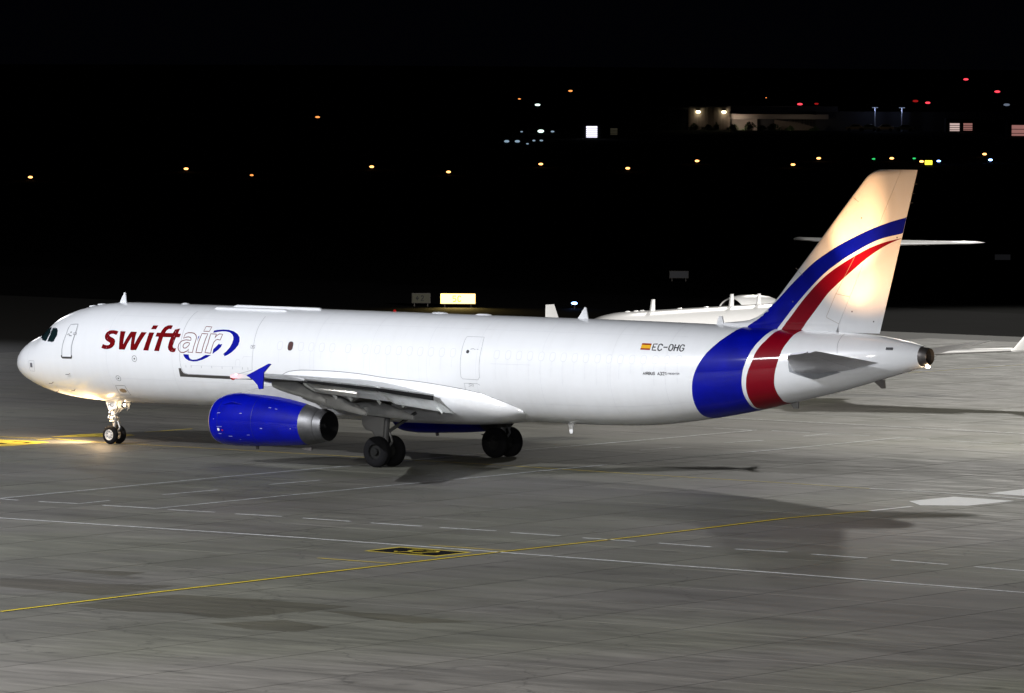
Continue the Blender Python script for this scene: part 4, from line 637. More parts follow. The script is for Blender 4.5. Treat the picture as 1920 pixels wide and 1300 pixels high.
#            |y|   LE x   TE x   z LE  z TE  thick   (TE = clean trailing edge)
WT = [(1.2, 16.3, 23.75, 2.55, 2.40, .145), (2.0, 16.9, 23.85, 2.72, 2.52, .14), (6.4, 19.45, 24.05, 3.25, 3.12, .115), (13.2, 23.05, 25.65, 3.88, 3.80, .105), (17.0, 25.05, 26.72, 4.10, 4.10, .10)]
SP = [(1.2, .90), (2.0, .90), (6.4, .93), (13.2, .90), (17.0, 1.)]   # share of chord ahead of the flap slot
for sd in SIDES:
    lab = 'port' if sd < 0 else 'starboard'
    rg = []
    for y in [1.2, 2.0, 3.5, 5, 6.4, 8, 10, 11.6, 13.15]:
        _, le, te, z0, z1, t = interp(WT, y); s1 = .88
        rg.append(surf_ring(le, te, z0, z1, sd*y, t, 0, s1))
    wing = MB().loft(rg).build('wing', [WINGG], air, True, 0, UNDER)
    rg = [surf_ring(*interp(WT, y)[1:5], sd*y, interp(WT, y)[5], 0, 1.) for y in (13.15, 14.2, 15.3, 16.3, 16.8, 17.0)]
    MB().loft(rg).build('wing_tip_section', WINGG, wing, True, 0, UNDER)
    # spoilers, on the upper skin just ahead of the flaps
    for ya, yb in ((2.3, 4.1), (4.2, 6.2), (6.5, 8.1), (8.2, 9.8), (9.9, 11.4), (11.5, 13.0)):
        V = []
        for y in (ya, yb):
            _, le, te, z0, z1, t = interp(WT, y); c = te-le
            for s in (.70, .905):
                zc = z0+(z1-z0)*s+.015*c*4*s*(1-s); V.append((le+c*s, sd*y, zc+t*c*foil(min(s, .88))+.012+(.0 if s < .8 else .03)))
            for s in (.70, .905):
                zc = z0+(z1-z0)*s+.015*c*4*s*(1-s); V.append((le+c*s, sd*y, zc+t*c*foil(min(s, .88))-.015))
        MB().add(V, [(0, 1, 5, 4), (2, 6, 7, 3), (0, 2, 3, 1), (4, 5, 7, 6), (0, 4, 6, 2), (1, 3, 7, 5)]).build('spoiler', WINGG, wing)
    V = []; F = []
    for y in [1.9+i*(13.12-1.9)/24 for i in range(25)]:
        _, le, te, z0, z1, t = interp(WT, y); c = te-le; zc = z0+(z1-z0)*.88+.015*c*4*.88*.12; hh = t*c*foil(.88)
        V += [(le+c*.88+.006, sd*y, zc+hh-.01), (le+c*.88+.006, sd*y, zc-hh-.10), (le+c*.80, sd*y, zc-hh-.03)]
    for i in range(24): F += [(3*i, 3*i+1, 3*i+4, 3*i+3), (3*i+1, 3*i+2, 3*i+5, 3*i+4)]
    mesh('flap_cove', V, F, DARK, wing)  # black strip added for the shade in the gap ahead of the flap
    # flaps, lowered
    for ya, yb in ((2.05, 6.25), (6.45, 13.1)):
        rg = []
        for i in range(7):
            y = ya+(yb-ya)*i/6; _, le, te, z0, z1, t = interp(WT, y); c = te-le; fc = {True: .95, False: .80}[y < 6.3]*(1-.012*(y-6)); ang = R(27)
            hx = le+c*.885+.05; hz = z0+(z1-z0)*.885+.015*c*4*.885*.115-.09
            L = []
            n = 10; ss = [.5-.5*math.cos(math.pi*k/n) for k in range(n+1)]
            for s in ss: L.append((s*fc, .13*fc*foil(s)))
            for s in ss[::-1][1:-1]: L.append((s*fc, -.13*fc*foil(s)))
            rg.append([(hx+a*math.cos(ang)+b*math.sin(ang), sd*y, hz-a*math.sin(ang)+b*math.cos(ang)) for a, b in L])
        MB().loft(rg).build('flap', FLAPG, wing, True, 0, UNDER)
    # flap track fairings
    for y, x0, x1, za, zb in ((12.5, 23.3, 26.15, 3.62, 2.98), (8.5, 21.5, 24.95, 2.95, 2.30), (4.6, 20.6, 24.2, 2.30, 1.96)):
        rg = []; n = 14
        for k in range(1, 18):
            s = k/18; xx = x0+(x1-x0)*s; zz = za+(zb-za)*s**1.25+.10*math.sin(math.pi*s); r = .30*math.sin(math.pi*s**.8)**.62
            rg.append([(xx, sd*y+.62*r*math.cos(2*math.pi*i/n), zz+r*math.sin(2*math.pi*i/n)*.95) for i in range(n)])
        MB().loft(rg).build('flap_track_fairing', FAIRG, wing, True)
    for y in (3.0, 5.6, 7.4, 9.9, 11.2):
        _, le, te, z0, z1, t = interp(WT, y); x = te+.05
        MB().box((x+.12, sd*y, z1-.42), (.34, .05, .10), Matrix.Rotation(R(40), 3, 'Y')).build('flap_hinge', FLAPG, wing)
    # wing tip fence
    fp = D['fence']; n = len(fp); yy = sd*17.02
    MB().prism([tuple(p) for p in fp], yy-.035, yy+.035).build('wing_tip_fence', BLUE, wing, False, .02)
    e = E_REDH if sd < 0 else E_GRN
    MB().loft(sphere_rings((25.30, sd*16.93, 4.14), .10, .06, .06)).build('navigation_light', e, wing)
    MB().loft(sphere_rings((25.12, sd*16.9, 4.02), .10, .05, .05)).build('lamp_lens', E_RDIM if sd < 0 else E_GRN, wing)
    point('navigation_lamp', (25.30, sd*17.06, 4.22), 7, (1, .03, .08) if sd < 0 else (.1, 1, .3), .04)
    # leading edge slats
    for ya, yb in ((2.6, 5.0), (6.6, 9.1), (9.2, 11.7), (11.8, 14.2), (14.3, 16.6)):
        rg = []
        for y in (ya, (ya+yb)/2, yb):
            _, le, te, z0, z1, t = interp(WT, y); c = te-le; L = []
            for k in range(9):
                s = .13*(1-k/8)**1.6; L.append((le+c*s-.10, sd*y, z0+.015*c*4*s+t*c*foil(s)*1.06-.035))
            for k in range(1, 6):
                s = .05*(k/5)**1.6; L.append((le+c*s-.10, sd*y, z0+.015*c*4*s-t*c*foil(s)*1.06-.035))
            L.append((le+c*.10-.06, sd*y, z0+t*c*foil(.1)*.55)); rg.append(L)
        MB().loft(rg).build('slat', METAL, wing, True)
    # ---------------- horizontal stabilizer
    HT = [(.5, 38.80, 43.05, 4.16, 4.58, .10), (1.0, 39.1, 43.0, 4.22, 4.62, .10), (5.9, 42.18, 43.52, 5.02, 5.25, .10), (6.22, 42.62, 43.55, 5.12, 5.27, .07)]
    rg = [surf_ring(*interp(HT, y)[1:5], sd*y, interp(HT, y)[5], 0, .70, camber=-.005) for y in (.5, 1.2, 2.5, 4, 5.2, 6.0, 6.22)]
    stab = MB().loft(rg).build('horizontal_stabilizer', STABG, air, True)
    rg = [surf_ring(*interp(HT, y)[1:5], sd*y, interp(HT, y)[5]*.97, .706, 1., camber=-.005) for y in (1.05, 2.5, 4, 5.6, 6.0)]
    MB().loft(rg).build('elevator', STABG, stab, True)
    _rg = [surf_ring(interp(HT, y)[1]-.012, interp(HT, y)[2], *interp(HT, y)[3:5], sd*y, interp(HT, y)[5]*1.06, 0, .055, n=6, camber=-.005) for y in (1.2, 3, 5, 6.0)]
    MB().loft(_rg).build('leading_edge', METAL, stab, True)
    # logo light housing on the upper skin of the stabilizer
    MB().loft(sphere_rings((41.75, sd*3.6, 5.06), .10, .06, .04)).build('logo_light', GLASS, stab, True)
    # ---------------- engine
    cy = sd*5.75
    def zc(x): return 1.50+.0*x if x < 15 else (1.70-(.0 if x < 18 else (x-18)*.03) if x > 15.8 else 1.50+.20*(x-15)/.8)
    prof = [(15.56, .93), (15.68, .975), (15.95, 1.03), (16.35, 1.065), (16.9, 1.06), (17.6, 1.035), (18.4, .99), (19.0, .935), (19.5, .87), (19.86, .815)]
    def eng(name, pr, m, par, n=56):
        rg = [[(x, cy+r*math.cos(2*math.pi*i/n), zc2(x)+r*math.sin(2*math.pi*i/n)*(.965 if math.sin(2*math.pi*i/n) < 0 else 1)) for i in range(n)] for x, r in pr]
        o = MB().loft(rg, cap=False).build(name, m, par, True); return o
    zc2 = pchip([14.8, 15.3, 16.2, 18, 19.5, 20.8], [1.52, 1.60, 1.68, 1.70, 1.66, 1.60])
    cowl = eng('engine_cowl', prof, BLUE, air)
    eng('inlet_lip', [(15.56, .93), (15.49, .89), (15.46, .84), (15.49, .79), (15.62, .765)], METAL, cowl)
    eng('inlet_duct', [(15.62, .765), (16.0, .79), (16.5, .80)], PYL, cowl)
    MB().rev((16.5, cy, 1.67), (-1, 0, 0), [(0, .80), (0, .2), (.25, .16), (.45, .06), (.5, .001)], 40).build('fan', DMETAL, cowl, True)
    eng('nozzle_ring', [(19.86, .815), (20.15, .76), (20.42, .70), (20.45, .685)], NOZ, cowl)
    eng('exhaust_nozzle', [(20.45, .685), (20.46, .67), (20.60, .64), (20.78, .60), (20.80, .575)], NOZ, cowl)
    eng('nozzle_bore', [(20.80, .575), (20.2, .60), (19.7, .58)], DARK, cowl)
    eng('core_plug', [(19.7, .58), (19.72, .32), (20.2, .25), (20.62, .10), (20.66, .001)], DARK, cowl)  # bore and plug painted black for the shade inside the nozzle
    for xx in (16.05, 17.72):
        V = []; F = []; n = 56
        for i in range(n+1):
            a = -R(70)+2*math.pi*i/n*.72
            for dx in (-.008, .008):
                x = xx+dx; r = 0
                for (xa, ra), (xb, rb) in zip(prof, prof[1:]):
                    if xa <= x <= xb: r = ra+(rb-ra)*(x-xa)/(xb-xa)
                V.append((x, cy+sd*(r+.003)*math.cos(a), zc2(x)+(r+.003)*math.sin(a)*(.965 if math.sin(a) < 0 else 1)))
        F = [(2*i, 2*i+1, 2*i+3, 2*i+2) for i in range(n)]
        mesh('cowl_seam', V, F, mat('cowl_seam_blue', (.001, .004, .12), .5), cowl)
    def cowl_fn(off):
        def f(x, a):
            r = .9
            for (xa, ra), (xb, rb) in zip(prof, prof[1:]):
                if xa <= x <= xb: r = ra+(rb-ra)*(x-xa)/(xb-xa)
            r += off; return Vector((x, cy+sd*r*math.cos(a), zc2(x)+r*math.sin(a)*(.965 if a < 0 else 1)))
        return f
    WM = WHITE
    for x, a, w, hh in ((16.1, .30, .16, .02), (15.85, .08, .05, .03), (16.15, -.22, .28, .018), (16.1, -.52, .16, .03), (16.6, -.62, .18, .03), (17.2, .30, .12, .02), (18.5, .62, .12, .03), (18.8, .60, .12, .02), (18.2, -.25, .10, .04), (17.5, -.55, .14, .02), (17.0, -.78, .07, .02), (19.55, -.2, .05, .03), (17.0, -1.2, .35, .02)):
        decal('cowl_placard', [[(x-w/2, a-hh/2), (x+w/2, a-hh/2), (x+w/2, a+hh/2), (x-w/2, a+hh/2)]], PLAC, cowl, fn=cowl_fn(.006), side=sd, dv=.1)
    decal('cowl_emblem', [circ((16.08, -.34), .065, 14)], WM, cowl, fn=cowl_fn(.008), side=sd); decal('cowl_emblem', [circ((16.28, -.36), .04, 10)], FRED, cowl, fn=cowl_fn(.008), side=sd)
    # nacelle strake
    sx = [(15.95, .55), (16.35, .66), (17.1, .60)]
    fa, fo_ = cowl_fn(-.01), cowl_fn(.14)
    for q in (1,):
        a_ = fa(16.1, .62); b_ = fa(17.15, .66); c_ = cowl_fn(.16)(16.75, .66)
        MB().add([a_, b_, c_, a_+Vector((0, 0, .02)), b_+Vector((0, 0, .02)), c_+Vector((0, 0, .02))], [(0, 1, 2), (5, 4, 3), (0, 3, 4, 1), (1, 4, 5, 2), (2, 5, 3, 0)]).build('strake', BLUE, cowl)
    for x in (17.2, 19.5): MB().prism([(x-.05, .72), (x+.35*(x > 18)+.1, .78), (x+.35*(x > 18)+.1, .57+(x > 18)*.06), (x+.0+.2*(x > 18), .56+(x > 18)*.06)], cy-.03, cy+.03).build('drain_mast', DMETAL, cowl)
    # pylon
    pyl = [(16.3, 2.66), (16.9, 2.86), (17.6, 3.02), (18.6, 3.12), (19.6, 3.30), (21.6, 3.20), (22.6, 2.95), (21.6, 2.45), (20.9, 2.28), (20.2, 2.22), (19.6, 2.30), (18.5, 2.50), (17.2, 2.60)]
    MB().prism(pyl, cy-.19, cy+.19).build('engine_pylon', PYL, air, True, .06)
    # ---------------- main landing gear
    gy = sd*3.795
    leg = MB().tube((21.95, sd*3.55, 2.6), (21.98, gy, .95), .15).tube((21.98, gy, 1.0), (21.98, gy, .58), .105).tube((21.98, gy-.62, .60), (21.98, gy+.62, .60), .075).tube((22.02, sd*1.9, 2.0), (21.98, gy, 1.25), .07).tube((22.22, gy, 1.35), (22.36, gy, .98), .045, n=8).tube((22.36, gy, .98), (22.05, gy, .62), .045, n=8)
    leg = leg.build('main_landing_gear', LEGM, air, True)
    MB().prism([(21.10, 2.15), (21.12, 1.62), (21.30, 1.42), (21.62, 1.36), (21.86, 1.02), (22.12, .98), (22.20, 1.6), (22.24, 2.3)], gy+sd*.30, gy+sd*.34).build('gear_door', GEARG, leg, False, .02)
    for dy in (-.465, .465):
        yc = gy+dy; rt_, tw = .60, .40
        pr = [(-tw/2+.03, .30), (-tw/2, .40), (-tw/2+.01, .50), (-tw/2+.07, .57), (-tw/4, .597), (0, rt_), (tw/4, .597), (tw/2-.07, .57), (tw/2-.01, .50), (tw/2, .40), (tw/2-.03, .30), (-tw/2+.03, .30)]
        MB().rev((21.98, yc, .598), (0, 1, 0), pr, 44).build('tyre', RUB, leg, True)
        o_ = 1 if dy > 0 else -1
        MB().rev((21.98, yc, .598), (0, o_, 0), [(.15, .31), (.16, .29), (.09, .27), (.07, .14), (.17, .12), (.19, .06), (.19, .001)], 28).build('rim', RIMD, leg, True)
        MB().rev((21.98, yc, .598), (0, -o_, 0), [(.15, .30), (.10, .28), (.22, .22), (.22, .001)], 24).build('brake', RIMD, leg, True)
# nose landing gear
ng = MB().tube((5.10, 0, 2.0), (5.07, 0, .95), .105).tube((5.07, 0, 1.0), (5.07, 0, .38), .07).tube((5.07, -.33, .385), (5.07, .33, .385), .05).tube((5.9, -.15, 1.95), (5.12, -.05, 1.15), .04, n=8).tube((5.9, .15, 1.95), (5.12, .05, 1.15), .04, n=8)
ng.tube((5.24, 0, .95), (5.36, 0, .68), .035, n=8).tube((5.36, 0, .68), (5.15, 0, .42), .035, n=8).box((5.07, 0, .97), (.26, .34, .10)).tube((5.0, -.16, 1.05), (5.16, -.16, 1.05), .06).tube((5.0, .16, 1.05), (5.16, .16, 1.05), .06).tube((5.2, -.12, .75), (5.2, -.12, 1.5), .018, n=6)
ng = ng.build('nose_landing_gear', STEEL, air, True)
for dy in (-.25, .25):
    tw = .22; pr = [(-tw/2+.02, .20), (-tw/2, .26), (-tw/2+.01, .32), (-tw/2+.05, .365), (0, .385), (tw/2-.05, .365), (tw/2-.01, .32), (tw/2, .26), (tw/2-.02, .20), (-tw/2+.02, .20)]
    MB().rev((5.07, dy, .383), (0, 1, 0), pr, 40).build('tyre', RUB, ng, True)
    o_ = 1 if dy > 0 else -1
    MB().rev((5.07, dy, .383), (0, o_, 0), [(.09, .225), (.105, .215), (.10, .185), (.05, .165), (.045, .09), (.09, .08), (.10, .03), (.10, .001)], 32).build('rim', RIM, ng, True)
    for q in range(7):
        a = 2*math.pi*q/7; MB().tube((5.07+.127*math.cos(a), dy+o_*.045, .383+.127*math.sin(a)), (5.07+.127*math.cos(a), dy+o_*.06, .383+.127*math.sin(a)), .022, n=8).build('rim_hole', DARK, ng)
gd = MB().prism([(4.84, 1.80), (5.30, 1.80), (5.44, 1.60), (5.44, 1.47), (5.04, 1.38)], -.335, -.31).build('gear_door', WHITE, ng, False, .01)
strokes('door_lettering', text_lines('HG', 5.02, 1.545, .11, .15, .045), .024, BLACK, gd, fn=lambda u, v: Vector((u, -.339, v)))
MB().prism([(4.84, 1.80), (5.30, 1.80), (5.44, 1.60), (5.44, 1.47), (5.04, 1.38)], .31, .335).build('gear_door', WHITE, ng, False, .01)
MB().prism([(5.75, 1.80), (5.98, 1.80), (5.90, 1.50), (5.76, 1.36)], -.03, .0).build('gear_door', GEARG, ng, False, .01)
for x, y, z in ((4.93, -.13, 1.08), (4.93, .13, 1.08), (4.95, -.10, 1.27), (5.62, -.14, 1.62)):
    s = MB().rev((x+.10, y, z), (-1, 0, 0), [(0, .06), (.07, .12), (.10, .125)], 20).build('taxi_light', METAL, ng, True)
    MB().rev((x, y, z), (-1, 0, 0), [(0, .12), (.012, .09), (.02, .001)], 20).build('lamp_lens', E_WARM, s)
spot('taxi_lamp', (4.86, -.12, 1.10), (-7, -.6, .1), 6000, (1, .76, .48), 90, .9, .06)
spot('taxi_lamp', (4.84, -.10, 1.14), (2.9, -.5, 1.85), 800, (1, .68, .36), 160, .6, .05)
point('nose_gear_glow', (4.70, -.42, 1.05), 60, (1, .68, .36), .06)  # point light added for the warm glow round the nose gear
# belly and wing root fairing
FT = pchip([14.3, 14.9, 15.36, 15.73, 16.54, 17.75, 19.29, 20.54, 22.12, 23.68, 24.85, 25.82, 26.54, 26.78], [2.45, 2.95, 3.24, 3.39, 3.47, 3.48, 3.42, 3.31, 3.22, 3.07, 2.90, 2.64, 2.38, 2.22])
FB = pchip([14.3, 15.2, 17, 20, 23, 24.8, 25.8, 26.4, 26.78], [1.80, 1.66, 1.53, 1.50, 1.53, 1.60, 1.70, 1.84, 2.02])
def fhw(x, z):
    zm = f_zm(x); h = (f_top(x)-zm) if z >= zm else (zm-f_bot(x)); return f_hw(x)*math.sqrt(max(0, 1-((z-zm)/h)**2))
FW = pchip([14.3, 15.5, 17.5, 20, 23, 24.8, 26.0, 26.78], [0, .10, .22, .28, .24, .16, .08, .02])
rg = []
for i in range(60):
    x = 14.3+(26.78-14.3)*i/59; zt, zb = FT(x), FB(x); w0 = fhw(x, zt); L = []
    for k in range(49):
        a = math.pi*k/48; c, sn = math.cos(a), math.sin(a)
        blend = sn**.9; yy = (w0+.02+FW(x)*math.sin(math.pi*min(1, 2*sn*.62))*1.0)*math.copysign(abs(c)**.55, c); zz = zt-(zt-zb)*blend
        L.append((x, -yy, zz))
    rg.append(L)
fair = MB().loft(rg).build('belly_fairing', WHITE, air, True)
def arc_of(x, z):
    h = (f_top(x)-f_zm(x)) if z >= f_zm(x) else (f_zm(x)-f_bot(x)); return SR*math.asin(max(-1, min(1, (z-f_zm(x))/h)))
strokes('fairing_seam', [[(x/10, arc_of(x/10, FT(x/10))+.01) for x in range(152, 268, 2)]], .030, GREYM, fair, .010)
for x in (17.0, 19.2, 21.5, 23.6):
    pass

for o in list(scene.objects):
    if o.parent == air: adopt(o)
LOGO = [((41.78, -3.7, 5.14), (41.30, 0, 9.9), 5200, 30), ((41.72, -3.4, 5.12), (41.40, 0, 7.7), 900, 28), ((41.9, -4.4, 5.2), (41.8, 0, 9.8), 2100, 70), ((41.78, 3.7, 5.16), (41.3, 0, 9.0), 1200, 44)]
for a, b, e, cn in LOGO: spot('logo_lamp', a, b, e, WARM, cn, .85, .05)
# ================================================================== BUSINESS JET parked behind
JX, JY, JPSI, JROLL = 5.08, 30.283, 1.621, 0.003
jet = empty('business_jet', (JX, JY, 0), JPSI, label='white twin engined jet with a high tailplane parked behind the airliner', cat='airplane')
# local frame: x aft, y starboard is +, z up
jst = [(0, 2.60, 2.50, .04, 2.55), (.3, 2.86, 2.22, .32, 2.55), (.8, 3.05, 2.02, .55, 2.58), (1.6, 3.28, 1.84, .82, 2.66), (2.4, 3.55, 1.73, 1.03, 2.76), (3.2, 3.95, 1.66, 1.18, 2.85), (4.2, 4.20, 1.62, 1.29, 2.92), (5.5, 4.30, 1.60, 1.345, 2.95), (7, 4.31, 1.60, 1.35, 2.95),
       (19, 4.31, 1.60, 1.35, 2.95), (21, 4.30, 1.78, 1.28, 3.02), (23, 4.22, 2.35, .98, 3.25), (25, 4.08, 2.95, .60, 3.50), (26.4, 3.95, 3.4, .30, 3.66), (27.1, 3.85, 3.65, .08, 3.74)]
jf = [pchip([a[0] for a in jst], [a[k] for a in jst]) for k in (1, 2, 3, 4)]
rg = []
for x in sorted(set([a[0] for a in jst]+[i*.5 for i in range(54)]+[.1, .15])):
    t, b, w, zm = [f(x) for f in jf]
    rg.append([(x, w*math.cos(a), zm+(t-zm if math.sin(a) > 0 else zm-b)*math.sin(a)) for a in [2*math.pi*i/48 for i in range(48)]])
MB().loft(rg).build('fuselage', JETW, jet, True)
def jp(x, th, off=0):
    t, b, w, zm = [f(x) for f in jf]; s = math.sin(th); return Vector((x, -(w+off)*math.cos(th), zm+((t-zm if s > 0 else zm-b)+off)*s))
for sd in SIDES:
    for k in range(9):
        x = 7.6+k*1.25; MB().loft([[(lambda p: (p[0], -sd*p[1] if sd > 0 else p[1], p[2]))(jp(x+.2*math.cos(q)*rr, .30+.16*math.sin(q)*rr, .004+.004*(1-rr))) for q in [2*math.pi*i/16 for i in range(16)]] for rr in (1, .02)], True).build('window', GLASS, jet)
    for xa, xb, ta, tb in ((2.45, 3.05, .45, .9), (3.1, 3.7, .42, .80)):
        vs = [jp(xa, ta, .006), jp(xb, ta, .006), jp(xb+.1, tb, .006), jp(xa+.35, tb, .006)]
        if sd > 0: vs = [Vector((v.x, -v.y, v.z)) for v in vs]
        MB().add(vs, [(0, 1, 2, 3)]).build('cockpit_window', GLASS, jet)
    # wing, winglet
    JW = [(1.0, 12.4, 18.6, 1.85, 1.75, .12), (5.5, 15.2, 19.2, 2.10, 2.05, .11), (12.85, 18.4, 20.1, 2.50, 2.48, .10)]
    w = MB().loft([surf_ring(*interp(JW, y)[1:5], sd*y, interp(JW, y)[5]) for y in (1.0, 3, 5.5, 8, 10.5, 12.85)]).build('wing', JETW, jet, True)
    rg = []
    for s in (0, .2, .5, .8, 1):
        a = R(72)*min(1, s*2.2); le = 18.5+1.1*s; c = 1.6-.85*s; y0 = 12.85+1.55*s*.46; z0 = 2.49+1.35*s; L = []
        for q in range(13):
            u = .5-.5*math.cos(math.pi*q/12); L.append((le+c*u, sd*y0-.08*c*foil(u)*.9, z0-.08*c*foil(u)*.3))
        for q in range(11, 0, -1):
            u = .5-.5*math.cos(math.pi*q/12); L.append((le+c*u, sd*y0+.08*c*foil(u)*.9, z0+.08*c*foil(u)*.3))
        rg.append(L)
    MB().loft(rg).build('winglet', JETW, w, True)
    JT = [(.05, 26.1, 29.6, 6.92, 6.92, .09), (4.9, 28.35, 29.75, 7.02, 7.02, .08), (5.05, 28.8, 29.7, 7.02, 7.02, .05)]
    MB().loft([surf_ring(*interp(JT, y)[1:5], sd*y, interp(JT, y)[5]) for y in (.05, 2, 4, 4.9, 5.05)]).build('tailplane', JETW, jet, True)
    # engines on the rear fuselage
    pr = [(18.75, .70), (18.68, .74), (18.9, .82), (19.6, .88), (20.6, .88), (21.8, .78), (22.6, .60), (22.62, .56), (22.2, .5)]
    n_ = MB().rev((0, sd*2.45, 3.72), (1, 0, 0), pr, 40).build('engine_nacelle', JETW, jet, True)
    MB().rev((0, sd*2.45, 3.72), (1, 0, 0), [(18.75, .70), (19.3, .68), (19.5, .66), (19.5, .001)], 40).build('inlet', DARK, n_, True)
    MB().prism([(19.2, 3.55), (19.6, 3.75), (22.0, 3.70), (22.2, 3.55)], sd*1.0, sd*1.75).build('engine_pylon', JETW, n_)
    for y in (sd*1.9, sd*2.3):
        MB().rev((17.0, y, .46), (0, 1, 0), [(-.12, .2), (-.15, .34), (-.1, .44), (0, .46), (.1, .44), (.15, .34), (.12, .2), (-.12, .2)], 28).build('tyre', RUB, jet, True)
    MB().tube((17.0, sd*2.1, 2.0), (17.0, sd*2.1, .46), .10).tube((17.0, sd*1.85, .46), (17.0, sd*2.35, .46), .06).build('main_landing_gear', STEEL, jet, True)
MB().tube((3.6, 0, 1.9), (3.5, 0, .34), .07).tube((3.5, -.22, .34), (3.5, .22, .34), .05).build('nose_landing_gear', STEEL, jet, True)
for y in (-.2, .2): MB().rev((3.5, y, .33), (0, 1, 0), [(-.07, .15), (-.1, .25), (-.05, .33), (.05, .33), (.1, .25), (.07, .15), (-.07, .15)], 24).build('tyre', RUB, jet, True)
rg = []
for z in (3.9, 4.3, 4.8, 5.6, 6.4, 6.85, 6.95):
    le = 22.4+(z-4.2)*1.36 if z > 4.5 else 21.6+(z-3.9)*1.5; te = 26.6+(z-3.9)*.98; L = []
    for q in range(17):
        u = .5-.5*math.cos(math.pi*q/16); L.append((le+(te-le)*u, -.10*(te-le)*foil(u), z))
    for q in range(15, 0, -1):
        u = .5-.5*math.cos(math.pi*q/16); L.append((le+(te-le)*u, .10*(te-le)*foil(u), z))
    rg.append(L)
MB().loft(rg).build('tail_fin', JETW, jet, True)
for x, hh in ((7.8, .50), (14.6, .55), (17.0, .50)):
    MB().prism([(x, 4.25), (x+.14, 4.3+hh), (x+.34, 4.3+hh), (x+.36, 4.25)], -.035, .035).build('blade_antenna', JETW, jet)
for x in (5.9, 6.6, 7.1, 10.3, 12.6): MB().loft(sphere_rings((x, 0, 4.30), .20, .10, .05)).build('roof_fairing', JETW, jet, True)

# ================================================================== SIGNS AND LIGHTS BEYOND THE APRON
RT2 = Vector((rt.x, rt.y, 0)).normalized(); BACK = Vector((fw.x, fw.y, 0)).normalized()
FRM = Matrix((RT2, BACK, Vector((0, 0, 1)))).transposed()
RZ = math.atan2(RT2.y, RT2.x)
def sign(px_m, w, h, face, label, txt=None, tm=None, z0=.18, frame=DMETAL, wob=0):
    t = empty('guidance_sign', (px_m[0], px_m[1], 0), RZ+wob, label=label, cat='sign')
    MB().box((0, .12, z0+h/2), (w+.10, .22, h+.10)).build('sign_box', frame, t, False, .02)
    f = MB().box((0, -.01, z0+h/2), (w, .03, h)).build('sign_face', face, t)
    for x in (-w*.38, w*.38): MB().box((x, .1, z0/2-.02), (.06, .06, z0+.1)).build('leg', frame, t)
    if txt:
        hh = h*.55; ww = hh*.55; tot = len(txt)*(ww+.12)
        strokes('lettering', text_lines(txt, -tot/2, z0+h*.22, ww, hh, .12), .06, tm, f, fn=lambda u, v: Vector((u, -.03, v)))
    return t
sgn = sign(D['misc']['sign'][0], 2.17, .62, E_SIGN, 'brightly lit yellow guidance sign seen over the airliner roof', '5C', emis('sign_letter_amber', (.75, .38, .0), 1.0))
p = Vector((*D['misc']['sign'][0], 0)); 
al = bpy.data.lights.new('sign_glow', 'AREA'); al.shape = 'RECTANGLE'; al.size = 2.1; al.size_y = .5; al.energy = 90; al.color = (1, .72, .2)
ao = bpy.data.objects.new('sign_glow', al); col.objects.link(ao); ao.location = p-BACK*.06+Vector((0, 0, .5)); ao.rotation_euler = (-BACK).to_track_quat('-Z', 'Y').to_euler()
SG = mat('sign_face_faint_glow', (.09, .088, .06), .5, emit=(.30, .28, .20), es=.02); SG2 = mat('sign_back_faint_glow', (.16, .16, .17), .6, emit=(.3, .3, .34), es=.03)  # faces without a lit lamp, given a faint glow to show in the dark
sign(D['misc']['sign2'][0], 1.10, .56, SG, 'dim guidance sign given a faint glow, left of the bright yellow sign', '<2', BLACK)
sign(D['misc']['sign3'][0], 1.28, .45, SG2, 'grey back of a guidance sign on the dark grass left of the fin')
sign(D['misc']['sign4'][0], 1.2, .42, mat('sign_dark_faint_glow', (.08, .08, .09), .6, emit=(.3, .3, .34), es=.02), 'barely visible dark guidance sign right of the fin')  # dark face also given a faint glow of its own

def lamp(name, x, y, m, r, label, group=None, h=.22, cat='light', z=0.):
    t = empty(name, (x, y, z), RZ, label=label, cat=cat, group=group)
    MB().tube((0, 0, -.1), (0, 0, h), r*.35, n=8).build('stem', DMETAL, t)
    MB().loft(sphere_rings((0, 0, h+r*.35), r*1.25, r*.7, r*.62, 12, 8)).build('lens', m, t, True)
    return t
AL = ['at the far left edge of the dark field', 'in the left part of the field above the roof aerial', 'small, low in the field left of the middle', None, 'right of the small low one near the middle', 'below and left of the bright hangar window', 'straight below the small white row of lights', None,
      'left of the lit hangar below its dark end', 'under the two wall lamps of the hangar', 'left of the fin tip and lowest of its neighbours', 'left above the fin tip', 'just right of the green light above the fin', 'touching the small yellow sign above the fin', 'highest, right of the small yellow sign']
for k, (q, lb) in enumerate(zip(D['amb'], AL)):
    if lb is None: continue
    small = k in (2,)
    d = (Vector((q[0], q[1]))-Vector((CAM.x, CAM.y))).length/1000
    lamp('taxiway_light', q[0], q[1], E_AMBD if small else E_AMB, (.17 if small else .22)*d+.05, 'amber taxiway light '+lb, 'amber lights across the dark field')
mi = D['misc']
for q, lb in zip(mi['green'], ('green taxiway light above the fin between two amber ones', 'faint green taxiway light near the small yellow sign')):
    lamp('taxiway_light', q[0], q[1], E_GRN, .20, lb, 'green lights beyond the fin')
for q, lb, r in zip(mi['blue'], ('blue white taxiway light touching the small yellow sign', 'blue violet taxiway light right of the small yellow sign', 'blue white light just above the roof of the parked jet'), (.22, .25, .15)):
    lamp('taxiway_light', q[0], q[1], E_BLU, r, lb, 'blue taxiway lights')
